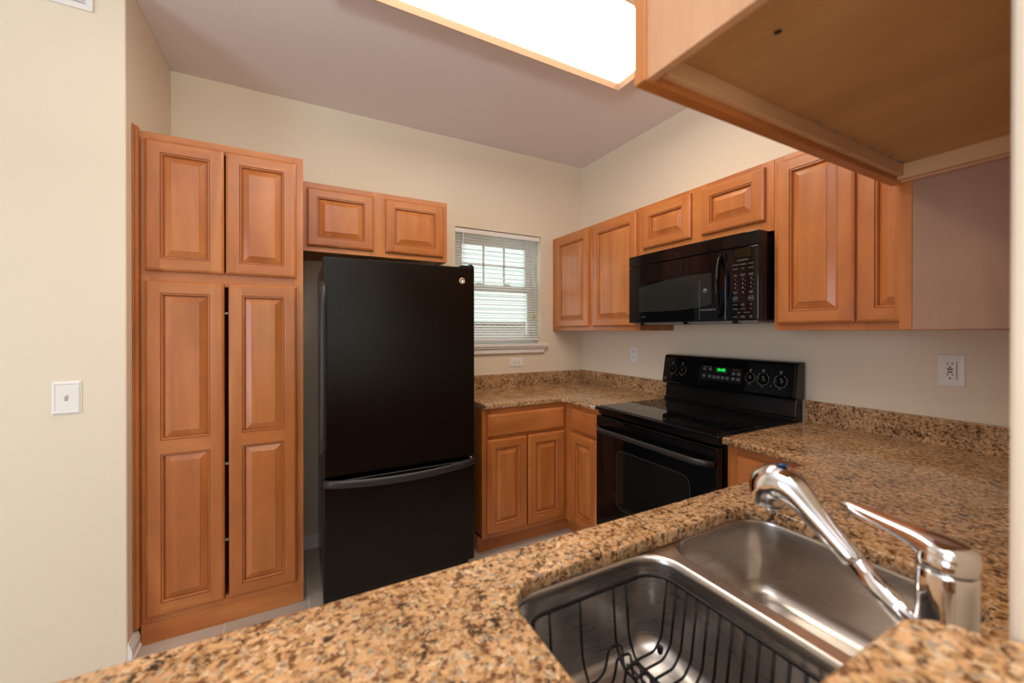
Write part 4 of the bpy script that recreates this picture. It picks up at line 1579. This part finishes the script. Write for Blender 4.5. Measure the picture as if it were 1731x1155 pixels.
root = thing('outlet', 'large white safety outlet with red and black buttons', 'outlet', (0.0, -2.222, 1.196)); root.rotation_euler = (0, 0, R(-90))
m = MB()
def rect_ring(w_, h, y):
    return [(-w_ / 2, -y, -h / 2), (w_ / 2, -y, -h / 2), (w_ / 2, -y, h / 2), (-w_ / 2, -y, h / 2)]
m.loft([rect_ring(0.078, 0.122, 0), rect_ring(0.078, 0.122, 0.002), rect_ring(0.070, 0.114, 0.005), rect_ring(0.052, 0.094, 0.0065)], 0, False)
o = m.build('cover_plate', plastic_w, None, bevel=0.0015); o.parent = root
m = MB(); m.box(-0.0165, 0.0165, -0.0085, -0.0060, -0.0335, 0.0335)
f = m.build('socket_block', plastic_w, None, bevel=0.001); f.parent = root
m = MB(); m.box(0.0166, 0.0178, -0.0070, -0.0062, -0.0335, 0.0335)
for z in (0.0205, -0.0205):
    for x in (-0.0063, 0.0063):
        m.box(x - 0.0012, x + 0.0012, -0.0090, -0.0084, z + 0.001, z + 0.0085)
    m.box(-0.0026, 0.0026, -0.0090, -0.0084, z - 0.0115 if z < 0 else z - 0.0105, z - 0.0065 if z < 0 else z - 0.0060)
q = m.build('slots', dark_slot, None); q.parent = f
m = MB(); m.box(-0.0075, 0.0075, -0.0100, -0.0084, 0.0015, 0.0068); q = m.build('reset_button', red_btn, None, bevel=0.0005); q.parent = f
m = MB(); m.box(-0.0062, 0.0062, -0.0100, -0.0084, -0.0085, -0.0035); q = m.build('test_button', dark_slot, None, bevel=0.0005); q.parent = f
for z in (0.048, -0.048):
    m = MB(); m.lathe([(0.0028, 0), (0.0024, 0.0006), (0.0003, 0.0008)], (0, -0.0062, z), 'y', 12, sgn=-1)
    q = m.build('screw', plastic_w, None); q.parent = root

root = thing('light_switch', 'white stepped-frame toggle switch plate on the bright cream wall', 'switch', (-2.9455, YL, 1.089))
m = MB()
m.loft([rect_ring(0.083, 0.126, 0), rect_ring(0.083, 0.126, 0.003), rect_ring(0.076, 0.119, 0.0035), rect_ring(0.072, 0.115, 0.009), rect_ring(0.064, 0.107, 0.010), rect_ring(0.058, 0.101, 0.007), rect_ring(0.056, 0.099, 0.007)], 0, False)
o = m.build('cover_plate', plastic_w, None, bevel=0.0008); o.parent = root
m = MB(); m.box(-0.0048, 0.0048, -0.0076, -0.0068, -0.0115, 0.0115); o = m.build('toggle_slot', plain('slot_tan', srgb(196, 176, 156), 0.6), None); o.parent = root
m = MB(); m.prism([(-0.007, 0.002), (-0.007, 0.009), (-0.019, 0.013), (-0.020, 0.008)], 'x', -0.0036, 0.0036)
t = m.build('toggle', plastic_w, None, bevel=0.0008); t.parent = root
for z in (0.030, -0.030):
    m = MB(); m.lathe([(0.0028, 0), (0.0024, 0.0006), (0.0003, 0.0008)], (0, -0.007, z), 'y', 12, sgn=-1)
    q = m.build('screw', plastic_w, None); q.parent = root

# register high on the left wall
root = thing('air_vent', 'white louvered air register high on the bright cream wall', 'vent', (-3.05, YL, 2.66))
m = MB()
X0, X1, Z0, Z1 = -3.232, -2.868, 2.582, 2.738
for (a, b_, c_, d_) in ((X0, X1, Z0, Z0 + 0.022), (X0, X1, Z1 - 0.022, Z1), (X0, X0 + 0.022, Z0 + 0.022, Z1 - 0.022), (X1 - 0.022, X1, Z0 + 0.022, Z1 - 0.022)):
    m.box(a, b_, YL - 0.010, YL, c_, d_)
wbuild(m, 'vent_frame', white_m, root, bevel=0.003)
m = MB()
z = Z0 + 0.026
while z < Z1 - 0.026:
    m.prism([(YL - 0.009, z), (YL - 0.0075, z), (YL - 0.001, z + 0.010), (YL - 0.0025, z + 0.010)], 'x', X0 + 0.022, X1 - 0.022)
    z += 0.011
m.box(X0 + 0.022, X1 - 0.022, YL - 0.0008, YL - 0.0002, Z0 + 0.022, Z1 - 0.022)
wbuild(m, 'louvers', white_m, root)

# ------------------------------------------------------------------ ceiling light
root = thing('ceiling_light', 'long wood-framed fluorescent ceiling light glowing white', 'light', (-1.35, -1.33, 2.70))
LX0, LX1, LY0, LY1, LZ = -2.05, -0.598, -1.575, -1.092, 2.672
m = MB()
fw = 0.036


def rect2(ins, z):
    return [(LX0 + ins, LY0 + ins, z), (LX1 - ins, LY0 + ins, z), (LX1 - ins, LY1 - ins, z), (LX0 + ins, LY1 - ins, z)]


m.loft([rect2(fw, H - 0.0005), rect2(fw, LZ + 0.018), rect2(0.008, LZ), rect2(0.002, LZ + 0.003), rect2(0, LZ + 0.010), rect2(0, H - 0.0005)], 0, False, closed=True)
wbuild(m, 'wood_frame', [plain('pale_maple_trim', srgb(232, 192, 158), 0.45)], root)
m = MB(); m.box(LX0 + fw, LX1 - fw, LY0 + fw, LY1 - fw, LZ + 0.014, LZ + 0.026)
wbuild(m, 'diffuser', lens_m, root)

# tidy: drop helper property
for o in bpy.data.objects:
    if 'wl' in o:
        del o['wl']
